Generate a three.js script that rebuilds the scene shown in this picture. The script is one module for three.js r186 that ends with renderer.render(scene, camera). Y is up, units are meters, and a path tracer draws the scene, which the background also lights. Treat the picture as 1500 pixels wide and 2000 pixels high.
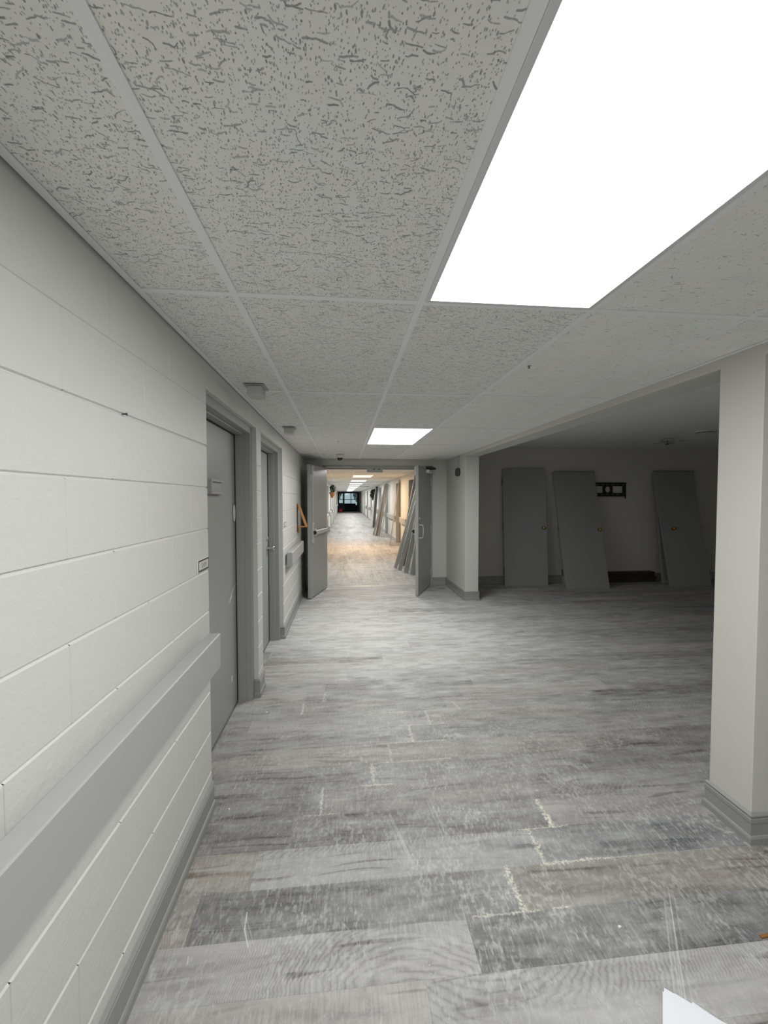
import * as THREE from 'three';
import { RoundedBoxGeometry } from 'three/addons/geometries/RoundedBoxGeometry.js';
import { mergeGeometries } from 'three/addons/utils/BufferGeometryUtils.js';
import { RectAreaLightUniformsLib } from 'three/addons/lights/RectAreaLightUniformsLib.js';

// ------------------------------------------------------------------ camera, light levels, exposure
RectAreaLightUniformsLib.init();
const scene = new THREE.Scene();
const EYE = 1.5215, FOCAL = 802.7;                        // metres; pixels at 1500 x 2000
const camera = new THREE.PerspectiveCamera(2 * Math.atan(1000 / FOCAL) * 180 / Math.PI, 0.75, 0.05, 200);
camera.position.set(0, EYE, 0);
camera.rotation.set(-0.0345, -0.0974, -0.0009, 'YXZ');
const renderer = new THREE.WebGLRenderer({ antialias: true });
renderer.toneMapping = THREE.LinearToneMapping;
renderer.toneMappingExposure = 1.0;
renderer.shadowMap.enabled = true;
scene.background = new THREE.Color().setRGB(0.34, 0.47, 0.52);   // overcast evening sky beyond the far windows
const L_NEAR = 17, L_FAR = 24, L_WARM = 36, GLOW = 1.0;
const COOL = new THREE.Color().setRGB(1.0, 1.0, 0.985), WARM = new THREE.Color().setRGB(1.0, 0.68, 0.40);

// ------------------------------------------------------------------ dimensions (measured)
const XL = -0.6525, XR = 1.782, H = 2.178, ZE = -7.03, H2 = 2.43, BEAM = 2.13, XA = 8.2, ZP0 = -1.60, ZP1 = -1.81, ZC = -5.91, ZEND = -47.5;
const TEE = [-0.349, 0.261, 0.871, 1.481], Z0 = -1.392, ROW = 1.22;

// ------------------------------------------------------------------ helpers
function rng(seed) { let a = seed >>> 0; return () => { a = (a + 0x6D2B79F5) | 0; let t = Math.imul(a ^ (a >>> 15), 1 | a); t = (t + Math.imul(t ^ (t >>> 7), 61 | t)) ^ t; return ((t ^ (t >>> 14)) >>> 0) / 4294967296; }; }
const NT = new Float32Array(65536); { const r = rng(77); for (let i = 0; i < 65536; i++) NT[i] = r(); }
function noise(x, y) {
  const xi = Math.floor(x), yi = Math.floor(y); let fx = x - xi, fy = y - yi; fx = fx * fx * (3 - 2 * fx); fy = fy * fy * (3 - 2 * fy);
  const x0 = xi & 255, x1 = (xi + 1) & 255, y0 = (yi & 255) << 8, y1 = ((yi + 1) & 255) << 8;
  const a = NT[y0 | x0], b = NT[y0 | x1], c = NT[y1 | x0], d = NT[y1 | x1];
  return a + (b - a) * fx + (c - a) * fy + (a - b - c + d) * fx * fy;
}
const fbm = (x, y, o = 3) => { let s = 0, w = 0.5, t = 0; for (let i = 0; i < o; i++) { s += w * noise(x, y); t += w; x = x * 2.03 + 17.3; y = y * 2.03 + 9.1; w *= 0.5; } return s / t; };
const sstep = (a, b, x) => { const t = Math.min(1, Math.max(0, (x - a) / (b - a))); return t * t * (3 - 2 * t); };
const used = {};
function numbered(n) { const k = used[n] = (used[n] ?? -1) + 1; return k ? n + '_' + String(k).padStart(3, '0') : n; }
function mat(r, g, b, rough = 0.6, metal = 0, extra = {}) { return new THREE.MeshStandardMaterial({ color: new THREE.Color().setRGB(r, g, b), roughness: rough, metalness: metal, ...extra }); }
function shade(o) { o.traverse((c) => { if (c.isMesh) { c.castShadow = true; c.receiveShadow = true; } }); return o; }
function part(name, geos, m, parent) {
  const g = Array.isArray(geos) ? (geos.length > 1 ? mergeGeometries(geos.map((q) => (q.index ? q.toNonIndexed() : q))) : geos[0]) : geos;
  const o = new THREE.Mesh(g, m); o.name = name; o.castShadow = o.receiveShadow = true; parent.add(o); return o;
}
function thing(name, label, category, [x, y, z] = [0, 0, 0], group) {
  const o = new THREE.Group(); o.name = numbered(name); o.position.set(x, y, z); o.userData = { label, category }; if (group) o.userData.group = group; scene.add(o); return o;
}
function struct(name) { const o = new THREE.Group(); o.name = name; o.userData = { kind: 'structure' }; scene.add(o); return o; }
function box(x0, x1, y0, y1, z0, z1) { const g = new THREE.BoxGeometry(Math.abs(x1 - x0), Math.abs(y1 - y0), Math.abs(z1 - z0)); g.translate((x0 + x1) / 2, (y0 + y1) / 2, (z0 + z1) / 2); const p = g.attributes.position, n = g.attributes.normal, t = g.attributes.uv; for (let i = 0; i < p.count; i++) t.setXY(i, Math.abs(n.getX(i)) > 0.5 ? p.getZ(i) : p.getX(i), Math.abs(n.getY(i)) > 0.5 ? p.getZ(i) : p.getY(i)); return g; }     // uv in metres
function rbox(x0, x1, y0, y1, z0, z1, r = 0.003, s = 1) { const g = new RoundedBoxGeometry(Math.abs(x1 - x0), Math.abs(y1 - y0), Math.abs(z1 - z0), s, r); g.translate((x0 + x1) / 2, (y0 + y1) / 2, (z0 + z1) / 2); return g; }
function cyl(r0, r1, h, n = 20) { return new THREE.CylinderGeometry(r0, r1, h, n); }
function tube(pts, r, n = 8, seg = 24) { return new THREE.TubeGeometry(new THREE.CatmullRomCurve3(pts.map((p) => new THREE.Vector3(...p))), seg, r, n); }
// closed profile [[u, v], ...] swept from P to Q; u along uDir, v along vDir
function sweep(profile, P, Q, uDir, vDir, m0 = 0, m1 = 0) {     // m0, m1: mitre of the two ends (+1 outer corner, -1 inner)
  const n = profile.length, pos = [], nor = [], uv = [], U = new THREE.Vector3(...uDir), V = new THREE.Vector3(...vDir), A = new THREE.Vector3(...P), B = new THREE.Vector3(...Q);
  const D = B.clone().sub(A).normalize(), pt = (base, q) => base.clone().addScaledVector(U, q[0]).addScaledVector(V, q[1]).addScaledVector(D, (base === A ? -m0 : m1) * q[0]);
  const flip = U.clone().cross(V).dot(D) < 0;
  const tri = (a, b, c) => { const t = flip ? [a, c, b] : [a, b, c]; const nn = t[1].clone().sub(t[0]).cross(t[2].clone().sub(t[0])).normalize(); for (const p of t) { pos.push(p.x, p.y, p.z); nor.push(nn.x, nn.y, nn.z); uv.push(p.z + p.x, p.y); } };
  let area = 0; for (let i = 0; i < n; i++) { const a = profile[i], b = profile[(i + 1) % n]; area += a[0] * b[1] - a[1] * b[0]; }
  const pr = area > 0 ? profile : profile.slice().reverse();
  for (let i = 0; i < n; i++) { const a = pr[i], b = pr[(i + 1) % n]; const a0 = pt(A, a), b0 = pt(A, b), a1 = pt(B, a), b1 = pt(B, b); tri(a0, b0, b1); tri(a0, b1, a1); }
  const tris = THREE.ShapeUtils.triangulateShape(pr.map((q) => new THREE.Vector2(...q)), []);
  for (const t of tris) { tri(pt(A, pr[t[0]]), pt(A, pr[t[2]]), pt(A, pr[t[1]])); tri(pt(B, pr[t[0]]), pt(B, pr[t[1]]), pt(B, pr[t[2]])); }
  const g = new THREE.BufferGeometry();
  g.setAttribute('position', new THREE.Float32BufferAttribute(pos, 3)); g.setAttribute('normal', new THREE.Float32BufferAttribute(nor, 3)); g.setAttribute('uv', new THREE.Float32BufferAttribute(uv, 2));
  return g;
}
function canvasTex(cv, srgb = true) { const t = new THREE.CanvasTexture(cv); if (srgb) t.colorSpace = THREE.SRGBColorSpace; t.magFilter = THREE.LinearFilter; t.wrapS = t.wrapT = THREE.RepeatWrapping; return t; }
function newCanvas(w, h) { const c = document.createElement('canvas'); c.width = w; c.height = h; return c; }

// ------------------------------------------------------------------ textures
// acoustic tile, 0.61 x 1.22 m: pinholes and worm fissures
function tileTexture(seed, dense) {
  const W = 1024, D = 2048, c = newCanvas(W, D), x = c.getContext('2d'), r = rng(seed), k = W / 0.61;
  x.fillStyle = 'rgb(240,241,237)'; x.fillRect(0, 0, W, D);
  for (let i = 0; i < 260; i++) { const g = 230 + r() * 18; x.fillStyle = `rgba(${g},${g + 1},${g - 3},0.18)`; x.beginPath(); x.ellipse(r() * W, r() * D, 20 + r() * 90, 20 + r() * 90, 0, 0, 7); x.fill(); }
  const dots = dense ? 12500 : 3400, worms = dense ? 1050 : 260;
  x.lineCap = 'round';
  for (let i = 0; i < dots; i++) {
    const px = r() * W, py = r() * D, s = (0.0006 + r() * r() * 0.0013) * k, g = 132 + r() * 50; x.fillStyle = `rgba(${g},${g},${g},${dense ? 0.8 : 0.55})`;
    x.beginPath(); x.ellipse(px, py, s * 0.8, s * (1.0 + r() * 1.6), (r() - 0.5) * 0.7, 0, 7); x.fill();
  }
  for (let i = 0; i < worms; i++) {
    let px = r() * W, py = r() * D, a = (r() - 0.5) * 0.8 + (r() < 0.5 ? Math.PI : 0) + (r() < 0.1 ? 1.0 : 0); const n = 2 + Math.floor(r() * r() * 6), g = 142 + r() * 50, w = (0.0012 + r() * 0.0019) * k;
    for (let j = 0; j < n; j++) {
      const q = (0.0028 + r() * 0.0055) * k, nx = px + Math.cos(a) * q, ny = py + Math.sin(a) * q; x.strokeStyle = `rgba(${g},${g},${g + 1},${dense ? 0.85 : 0.6})`; x.lineWidth = w * (0.6 + r() * 0.7);
      x.beginPath(); x.moveTo(px, py); x.lineTo(nx, ny); x.stroke(); px = nx; py = ny; a += (r() - 0.5) * 1.2; if (r() < 0.3) a = (a > 1.57 && a < 4.7 ? Math.PI : 0) + (r() - 0.5) * 0.6;
    }
  }
  return canvasTex(c);
}
// lumpy roller paint, 1.2 m repeat, height only
function paintBump() {
  const N = 768, d = new Uint8Array(N * N * 4), P = 8;
  const tn = (u, v, f) => { const g = (a, b) => NT[(((b % f) + f) % f) * 256 + (((a % f) + f) % f)]; const xi = Math.floor(u * f), yi = Math.floor(v * f); let fx = u * f - xi, fy = v * f - yi; fx = fx * fx * (3 - 2 * fx); fy = fy * fy * (3 - 2 * fy); const a = g(xi, yi), b = g(xi + 1, yi), c = g(xi, yi + 1), e = g(xi + 1, yi + 1); return a + (b - a) * fx + (c - a) * fy + (a - b - c + e) * fx * fy; };
  for (let j = 0; j < N; j++) for (let i = 0; i < N; i++) {
    const u = i / N, v = j / N; let h = 0.35 * tn(u, v, P) + 0.25 * tn(u, v, 26) + 0.22 * tn(u, v, 90) + 0.18 * tn(u, v, 220);
    const pit = tn(u + 0.31, v + 0.17, 60); if (pit > 0.93) h -= (pit - 0.93) * 3; const q = Math.max(0, Math.min(255, h * 255)); const o = (j * N + i) * 4; d[o] = d[o + 1] = d[o + 2] = q; d[o + 3] = 255;
  }
  const t = new THREE.DataTexture(d, N, N); t.magFilter = THREE.LinearFilter; t.minFilter = THREE.LinearFilter; t.wrapS = t.wrapT = THREE.RepeatWrapping; t.repeat.set(1 / 1.2, 1 / 1.2); t.needsUpdate = true; return t;
}
const BUMP = paintBump();
const M = {
  block: mat(0.63, 0.635, 0.605, 0.5, 0, { bumpMap: BUMP, bumpScale: 0.0022 }),
  wall: mat(0.60, 0.60, 0.565, 0.6, 0, { bumpMap: BUMP, bumpScale: 0.0005 }),
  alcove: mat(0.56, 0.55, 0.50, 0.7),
  drywall: mat(0.86, 0.86, 0.875, 0.8),
  steel: mat(0.35, 0.355, 0.335, 0.42),
  leaf: mat(0.36, 0.368, 0.35, 0.40),
  leaf2: mat(0.34, 0.345, 0.33, 0.34),
  rail: mat(0.40, 0.40, 0.395, 0.45),
  base: mat(0.30, 0.305, 0.295, 0.45),
  tee: mat(0.90, 0.90, 0.92, 0.55),
  panelFrame: mat(0.72, 0.73, 0.75, 0.4),
  chrome: mat(0.62, 0.62, 0.62, 0.22, 1),
  alu: mat(0.55, 0.55, 0.53, 0.4, 0.35),
  black: mat(0.012, 0.012, 0.012, 0.5),
  darkgrey: mat(0.07, 0.07, 0.068, 0.5),
  white: mat(0.75, 0.75, 0.73, 0.5),
  brass: mat(0.62, 0.40, 0.13, 0.3, 1),
  orange: mat(0.50, 0.21, 0.055, 0.45),
  loose: mat(0.29, 0.29, 0.285, 0.5),
  frameGrey: mat(0.36, 0.365, 0.35, 0.45),
  frameBrown: mat(0.27, 0.25, 0.21, 0.5), frameDark: mat(0.13, 0.125, 0.115, 0.5),
  paper: mat(0.80, 0.83, 0.88, 0.8),
  wood: mat(0.28, 0.12, 0.035, 0.6),
};

// ------------------------------------------------------------------ structure: floor
const ROWS = [-0.685, -0.867, -1.048, -1.228, -1.402, -1.584, -1.764, -1.944, -2.122, -2.303, -2.484, -2.671, -2.847];
while (ROWS[ROWS.length - 1] > ZE) ROWS.push(ROWS[ROWS.length - 1] - 0.1805);
const SHIFT = [0.05, -0.1, 0.25, 0.434, 0.656, 0.831, 0.958, 1.10, 0.152, 0.268, 0.424, 0.574, 0.74, 0.91, 1.05, 0.02, 0.2, 0.36, 0.49, 0.66, 0.83, 0.97, 1.13, 0.12, 0.27, 0.43, 0.6, 0.77, 0.9, 1.08, 0.04, 0.21, 0.35, 0.5, 0.68, 0.85];
const PL = 1.202;
// tones measured on the nearest planks: [row, x inside the plank, tone 0 dark .. 1 light, warmth]
const TONES = [[0, 0, .8, .5], [0, .8, .85, .3], [1, 0, .7, .6], [1, .9, .85, .3], [2, 0, .85, .5], [2, .9, .92, .2], [3, 0, .95, .2], [3, .9, .12, 0], [4, -.6, .6, .8], [4, 0, .1, .1], [4, 1.1, .35, .7], [5, -.6, .5, .9], [5, .3, .9, .1], [5, 1.2, .06, -.12], [6, -.3, .15, .2], [6, .5, .22, .2], [6, 1.3, .75, .4], [7, -.5, .08, .2], [7, .5, .35, .4], [7, 1.4, .5, .2], [8, -.4, .3, .3], [8, .6, .4, .3], [8, 1.5, .3, .2]];
const planks = [];   // {x0, x1, z0 (far), z1 (near), tone, warm, seed, lines}
{
  const r = rng(5);
  for (let i = 0; i + 1 < ROWS.length; i++) {
    const z1 = ROWS[i], z0 = Math.max(ROWS[i + 1], ZE), s = SHIFT[i % SHIFT.length];
    const xmax = z1 < -1.75 ? Math.min(XA, -z1 * 1.02 + 0.55 + PL * 0.5) : 3.3;
    const recess = (z1 > -3.18 && z0 < -2.05) || (z1 > -4.485 && z0 < -3.355), left = recess ? XL - 0.14 : XL;
    let x = s; while (x > left) x -= PL;
    for (; x < (z1 < -1.75 ? XA : xmax); x += PL) {
      let tone = Math.pow(r(), 0.9), warm = r() * 0.9 - 0.1; const a = Math.max(x, left + 0.001), b = Math.min(x + PL, z1 < -1.75 ? XA : 3.335), sd = r() * 200;
      for (const t of TONES) if (t[0] === i && t[1] > a && t[1] < b) { tone = t[2]; warm = t[3]; }
      if (i > 8) tone = 0.2 + tone * 0.6;
      planks.push({ x0: a, x1: b, z0, z1, tone, warm, sd, built: x < xmax });      // past xmax only the floor slab's own texture shows them
    }
  }
}
const farPlanks = [];
{
  const r = rng(9);
  for (let c = 0, x = XL; x < XR; x += 0.1805, c++) {
    let z = ZE - 0.02 - ((c * 0.41) % 1) * 1.2 + 1.2;
    for (; z > -27.2; z -= 1.2) { const z1 = Math.min(z, ZE - 0.015); if (z1 - (z - 1.2) > 0.02) farPlanks.push({ x0: Math.max(x, XL), x1: Math.min(x + 0.1805, XR), z0: z - 1.2, z1, tone: 0.25 + r() * 0.6, warm: r() * 0.7, sd: r() * 200, along: true }); else r(), r(), r(); }
  }
}
function lin2s(v) { return v <= 0.0031308 ? v * 12.92 : 1.055 * Math.pow(v, 1 / 2.4) - 0.055; }
const DUST_AND_LIGHT = (x, z) => {        // plaster dust on the walked middle, plus light painted there and towards the alcove
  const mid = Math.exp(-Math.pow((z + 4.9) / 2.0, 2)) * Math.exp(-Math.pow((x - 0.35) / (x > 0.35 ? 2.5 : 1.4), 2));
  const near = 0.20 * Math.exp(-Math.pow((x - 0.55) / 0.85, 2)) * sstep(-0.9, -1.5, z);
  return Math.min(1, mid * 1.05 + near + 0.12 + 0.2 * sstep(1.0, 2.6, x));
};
function floorTexture(x0, x1, z0, z1, W, D, list, seed, extra) {
  const c = newCanvas(W, D), ctx = c.getContext('2d'), img = ctx.createImageData(W, D), d = img.data, sx = (x1 - x0) / W, sz = (z1 - z0) / D, r = rng(seed), kx = 1 / sx, kz = 1 / sz;
  const fine = sx < 0.003;
  for (const p of list) {
    const i0 = Math.max(0, Math.floor((p.x0 - x0) * kx)), i1 = Math.min(W, Math.ceil((p.x1 - x0) * kx)), j0 = Math.max(0, Math.floor((p.z0 - z0) * kz)), j1 = Math.min(D, Math.ceil((p.z1 - z0) * kz));
    for (let j = j0; j < j1; j++) for (let i = i0; i < i1; i++) {
      const X = x0 + (i + 0.5) * sx, Z = z0 + (j + 0.5) * sz;
      const u = (p.along ? Z : X) + p.sd, v = (p.along ? X - p.x0 : Z - p.z0) + p.sd * 3.1;
      const warp = fbm(u * 1.5, v * 7, 3), cloud = fbm(u * 2.2, v * 15, 3);
      const rings = Math.sin(v * (170 + 60 * noise(u * 0.3, 3.3)) + warp * 24 + fbm(u * 12, v * 70, 2) * 5), mask = sstep(0.46, 0.66, noise(u * 1.4 + 31, v * 9 + 7));   // cathedral grain in patches
      let t = 0.165 + 0.205 * p.tone + (cloud - 0.5) * 0.15;
      t += mask * (rings > 0 ? rings * 0.03 : -rings * rings * 0.08) * (0.35 + 0.75 * p.tone);
      t -= sstep(0.62, 0.9, noise(u * 3.2 + warp * 3, v * 75 + warp * 9)) * 0.05;
      t -= sstep(0.70, 0.84, noise(u * 2.6 + 77, v * 70 + warp * 9)) * sstep(0.4, 0.6, noise(u * 5 + 3, v * 20)) * 0.17 * (0.3 + 0.7 * p.tone);   // knots and dark flecks
      t += (fbm(u * 30, v * 95, 3) - 0.5) * 0.07;
      if (fine) { const saw = sstep(0.52, 0.68, noise(u * 5 + 9, v * 14 + 5)); t += (noise(u * 260, v * 16) - 0.5) * 0.10 * saw + (noise(u * 500, v * 500) - 0.5) * 0.035; }
      const wb = p.warm * 0.034 * (0.5 + cloud);
      let R = t + wb, G = t + wb * 0.35, B = t - wb * 0.75 + 0.004;
      // dust rubbed into the surface, finely broken, with the painted brightening mixed in
      const dz = DUST_AND_LIGHT(X, Z), m = fbm(X * 1.3 + 3, Z * 6.3, 3), ms = fbm(X * 8, Z * 26 + 40, 3), rowd = noise(p.sd * 3.7, 1.5);
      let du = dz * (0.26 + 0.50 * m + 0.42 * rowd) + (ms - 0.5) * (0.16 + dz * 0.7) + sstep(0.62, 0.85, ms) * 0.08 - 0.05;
      if (fine) {   // fine scratch web left by scraping
        const pm = sstep(0.35, 0.7, fbm(X * 6 + 11, Z * 5 + 3, 2)), sp = fbm(X * 95 + Z * 12, Z * 50, 3), st = fbm(X * 210 + 5, Z * 34 + 8, 2);
        const ff = 0.25 + 0.75 * sstep(-3.4, -1.9, Z);
        du += ff * (0.16 + 0.45 * pm + 0.5 * dz) * (sstep(0.52, 0.74, sp) * 0.42 + sstep(0.6, 0.82, st) * 0.34 - 0.09) + (noise(X * 330, Z * 260) > 0.82 ? 0.10 : 0);
      } else du += (fbm(X * 60, Z * 90, 2) - 0.5) * 0.25 * (0.3 + dz);
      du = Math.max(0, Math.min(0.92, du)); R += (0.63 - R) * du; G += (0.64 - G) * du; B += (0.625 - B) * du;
      const o = (j * W + i) * 4; d[o] = lin2s(Math.max(0.02, R)) * 255; d[o + 1] = lin2s(Math.max(0.02, G)) * 255; d[o + 2] = lin2s(Math.max(0.02, B)) * 255; d[o + 3] = 255;
    }
  }
  for (let q = 3; q < d.length; q += 4) if (!d[q]) { d[q - 3] = d[q - 2] = d[q - 1] = 120; d[q] = 255; }
  ctx.putImageData(img, 0, 0);
  const P = (x, z) => [(x - x0) * kx, (z - z0) * kz];
  const line = (pts, w, col) => { ctx.strokeStyle = col; ctx.lineWidth = w * kx; ctx.lineCap = 'round'; ctx.beginPath(); pts.forEach((q, i) => { const [a, b] = P(...q); i ? ctx.lineTo(a, b) : ctx.moveTo(a, b); }); ctx.stroke(); };
  extra?.(line, r, P, ctx, kx);
  return canvasTex(c);
}
const NEAR = [-0.82, 3.34, -3.62, -0.62], MID = [-0.82, 8.22, ZE - 0.02, -1.7], FAR = [XL - 0.01, XR + 0.01, -27.03, ZE];
function scuffs(line, r, P, ctx, kx) {
  // short scraper marks along the corridor, pale plaster
  for (let i = 0; i < 26000; i++) {
    const x = -0.6 + r() * 3.6, z = -3.6 + r() * 2.9; if (r() > 0.2 + DUST_AND_LIGHT(x, z) || noise(x * 4, z * 5) < 0.32 + r() * 0.25) continue;
    const a = (r() - 0.5) * 1.3 + 0.1, l = 0.002 + r() * r() * 0.026; line([[x, z], [x + Math.sin(a) * l, z + Math.cos(a) * l]], 0.0009 + r() * 0.0018, `rgba(220,222,218,${0.2 + r() * r() * 0.65})`);
  }
  for (let i = 0; i < 60; i++) { let x = -0.5 + r() * 2.6, z = -3.5 + r() * 2.4, a = (r() - 0.5) * 1.6; const pts = [[x, z]]; for (let j = 0; j < 6; j++) { x += Math.sin(a) * 0.03; z += Math.cos(a) * 0.03; a += (r() - 0.5) * 0.5; pts.push([x, z]); } line(pts, 0.0012 + r() * 0.002, `rgba(208,210,206,${0.15 + r() * 0.3})`); }
  for (let i = 0; i < 420; i++) { const [a, b] = P(-0.6 + r() * 3.2, -3.6 + r() * 2.9); ctx.fillStyle = `rgba(228,228,222,${0.4 + r() * 0.5})`; ctx.beginPath(); ctx.ellipse(a, b, (0.0008 + r() * 0.0022) * kx, (0.0008 + r() * 0.0018) * kx, r() * 3, 0, 7); ctx.fill(); }
  // cream filler squeezed out of the joints
  const cream = (pts, w, a = 0.8) => { for (let k = 0; k + 1 < pts.length; k++) { const [xa, za] = pts[k], [xb, zb] = pts[k + 1], n = Math.ceil(Math.hypot(xb - xa, zb - za) / 0.0012); for (let i = 0; i < n; i++) { const t = i / n, wv = w * 1.5 * (0.25 + noise(xa * 99 + t * 14, za * 57 + t * 9)), j = (r() + r() - 1) * wv * 0.55, j2 = (r() + r() - 1) * wv * 0.55; ctx.fillStyle = `rgba(${222 + r() * 18},${219 + r() * 18},${203 + r() * 20},${a * (0.34 + r() * 0.4)})`; const [a0, b0] = P(xa + (xb - xa) * t + j, za + (zb - za) * t + j2); ctx.beginPath(); ctx.ellipse(a0, b0, (0.0012 + r() * wv * 0.16) * kx, (0.0012 + r() * wv * 0.2) * kx, r() * 3, 0, 7); ctx.fill(); } } };
  cream([[0.957, -1.94], [0.958, -1.764]], 0.022); cream([[0.955, -1.83], [0.957, -1.77]], 0.034); cream([[0.79, -1.764], [1.03, -1.766]], 0.012); cream([[0.831, -1.764], [0.831, -1.584]], 0.020); cream([[0.81, -1.584], [1.12, -1.586]], 0.016); cream([[1.1, -1.585], [1.6, -1.586]], 0.006, 0.5);
  cream([[0.656, -1.584], [0.656, -1.402]], 0.024); cream([[0.46, -1.402], [0.72, -1.402]], 0.010, 0.7); cream([[0.77, -1.405], [0.83, -1.404]], 0.010);
  cream([[-0.116, -2.122], [-0.117, -1.944]], 0.016); cream([[-0.2, -1.944], [-0.04, -1.944]], 0.008, 0.5); cream([[0.152, -2.303], [0.152, -2.122]], 0.022); cream([[0.08, -2.122], [0.26, -2.122]], 0.011); cream([[0.268, -2.47], [0.268, -2.303]], 0.02, 0.5); cream([[0.19, -2.303], [0.62, -2.303]], 0.012, 0.6);
  cream([[0.424, -2.671], [0.424, -2.484]], 0.022); cream([[0.2, -2.484], [0.62, -2.484]], 0.012); cream([[0.574, -2.847], [0.574, -2.671]], 0.016); cream([[0.36, -2.671], [0.68, -2.671]], 0.010); cream([[0.18, -2.847], [0.7, -2.847]], 0.010, 0.8); cream([[0.8, -2.95], [0.83, -2.83]], 0.014, 0.7);
  cream([[-0.30, -3.03], [-0.30, -2.88]], 0.02, 0.7); cream([[-0.15, -3.2], [-0.16, -3.05]], 0.02, 0.5);
  for (let i = 0; i < 14; i++) { const x = -0.6 + r() * 0.3, z = -3.0 - r() * 0.3; cream([[x, z], [x + 0.02, z + 0.01]], 0.006, 0.4); }
  // long pale drag marks
  for (const [x, z, x2, z2] of [[1.02, -2.2, 0.93, -1.9], [1.25, -1.42, 1.02, -1.08], [1.2, -1.38, 1.0, -1.1], [0.2, -1.9, 0.27, -1.62], [0.24, -1.78, 0.28, -1.6], [-0.37, -1.5, -0.31, -1.38], [0.42, -2.0, 0.45, -1.75]]) for (let i = 0; i < 9; i++) { const o = (r() - 0.5) * 0.03, q = (r() - 0.5) * 0.05; line([[x + o, z + q], [x2 + o, z2 + q]], 0.0012 + r() * 0.002, `rgba(214,216,212,${0.12 + r() * 0.3})`); }
  line([[-0.36, -1.5], [-0.355, -1.44], [-0.33, -1.38]], 0.004, 'rgba(222,222,216,0.85)'); line([[-0.52, -1.37], [-0.515, -1.345]], 0.003, 'rgba(222,222,216,0.8)');
}
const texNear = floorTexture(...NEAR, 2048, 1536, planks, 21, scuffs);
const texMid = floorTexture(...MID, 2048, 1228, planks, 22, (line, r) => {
  for (const p of planks) { if (p.z1 > -2.8) continue; const n = r() < 0.55 ? 1 + Math.floor(r() * 2) : 0; for (let k = 0; k < n; k++) { const a = p.x0 + r() * (p.x1 - p.x0) * 0.7, b = Math.min(p.x1, a + 0.15 + r() * 0.6), w = 0.1 + 0.5 * DUST_AND_LIGHT((a + b) / 2, p.z1); line([[a, p.z1], [b, p.z1]], 0.006 + r() * 0.008, `rgba(222,222,214,${w * (0.4 + r() * 0.6)})`); } if (r() < 0.4) line([[p.x1, p.z0], [p.x1, p.z1]], 0.008, `rgba(222,220,208,${0.15 + 0.4 * DUST_AND_LIGHT(p.x1, p.z0)})`); if (r() < 0.5) line([[p.x0, p.z0], [p.x1, p.z0]], 0.006, 'rgba(60,60,58,0.25)'); }
  for (let i = 0; i < 5200; i++) { const x = -0.6 + r() * 4.6, z = -7 + r() * 5; if (r() > 0.12 + DUST_AND_LIGHT(x, z)) continue; const a = (r() - 0.5) * 1.4, l = 0.01 + r() * r() * 0.1; line([[x, z], [x + Math.sin(a) * l, z + Math.cos(a) * l]], 0.002 + r() * 0.004, `rgba(212,214,210,${0.1 + r() * 0.35})`); }
});
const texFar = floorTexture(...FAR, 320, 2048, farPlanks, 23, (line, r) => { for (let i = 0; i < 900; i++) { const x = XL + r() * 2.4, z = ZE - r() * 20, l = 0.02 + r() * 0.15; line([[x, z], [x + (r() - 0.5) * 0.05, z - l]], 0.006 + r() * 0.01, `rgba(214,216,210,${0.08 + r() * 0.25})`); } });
const floorMat = (t) => new THREE.MeshStandardMaterial({ map: t, roughness: 0.62, bumpMap: t, bumpScale: 0.0006 });
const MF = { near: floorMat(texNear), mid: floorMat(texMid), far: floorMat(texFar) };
function plankGeo(p, R) {
  const g = 0.0001, b = 0.0006, y = 0, yb = -0.0003, x0 = p.x0 + g, x1 = p.x1 - g, z0 = p.z0 + g, z1 = p.z1 - g;
  const V = [[x0 + b, y, z0 + b], [x1 - b, y, z0 + b], [x1 - b, y, z1 - b], [x0 + b, y, z1 - b], [x0, yb, z0], [x1, yb, z0], [x1, yb, z1], [x0, yb, z1], [x0, -0.006, z0], [x1, -0.006, z0], [x1, -0.006, z1], [x0, -0.006, z1]];
  const F = [[3, 2, 1, 0], [0, 1, 5, 4], [1, 2, 6, 5], [2, 3, 7, 6], [3, 0, 4, 7], [4, 5, 9, 8], [5, 6, 10, 9], [6, 7, 11, 10], [7, 4, 8, 11]];
  const pos = [], uv = []; for (const f of F) for (const k of [0, 1, 2, 0, 2, 3]) { const v = V[f[k]]; pos.push(...v); uv.push((v[0] - R[0]) / (R[1] - R[0]), 1 - (v[2] - R[2]) / (R[3] - R[2])); }
  const q = new THREE.BufferGeometry(); q.setAttribute('position', new THREE.Float32BufferAttribute(pos, 3)); q.setAttribute('uv', new THREE.Float32BufferAttribute(uv, 2)); q.computeVertexNormals(); return q;
}
function worldUV(g, R) { const p = g.attributes.position, u = g.attributes.uv; for (let i = 0; i < p.count; i++) u.setXY(i, (p.getX(i) - R[0]) / (R[1] - R[0]), 1 - (p.getZ(i) - R[2]) / (R[3] - R[2])); return g; }
const floor = struct('floor');
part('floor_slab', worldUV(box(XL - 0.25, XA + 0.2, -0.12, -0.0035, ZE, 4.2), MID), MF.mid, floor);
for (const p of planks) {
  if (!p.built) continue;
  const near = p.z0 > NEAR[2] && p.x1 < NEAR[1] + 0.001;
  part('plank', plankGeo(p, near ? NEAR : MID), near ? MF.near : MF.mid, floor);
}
const floorFar = struct('floor_far');
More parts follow.
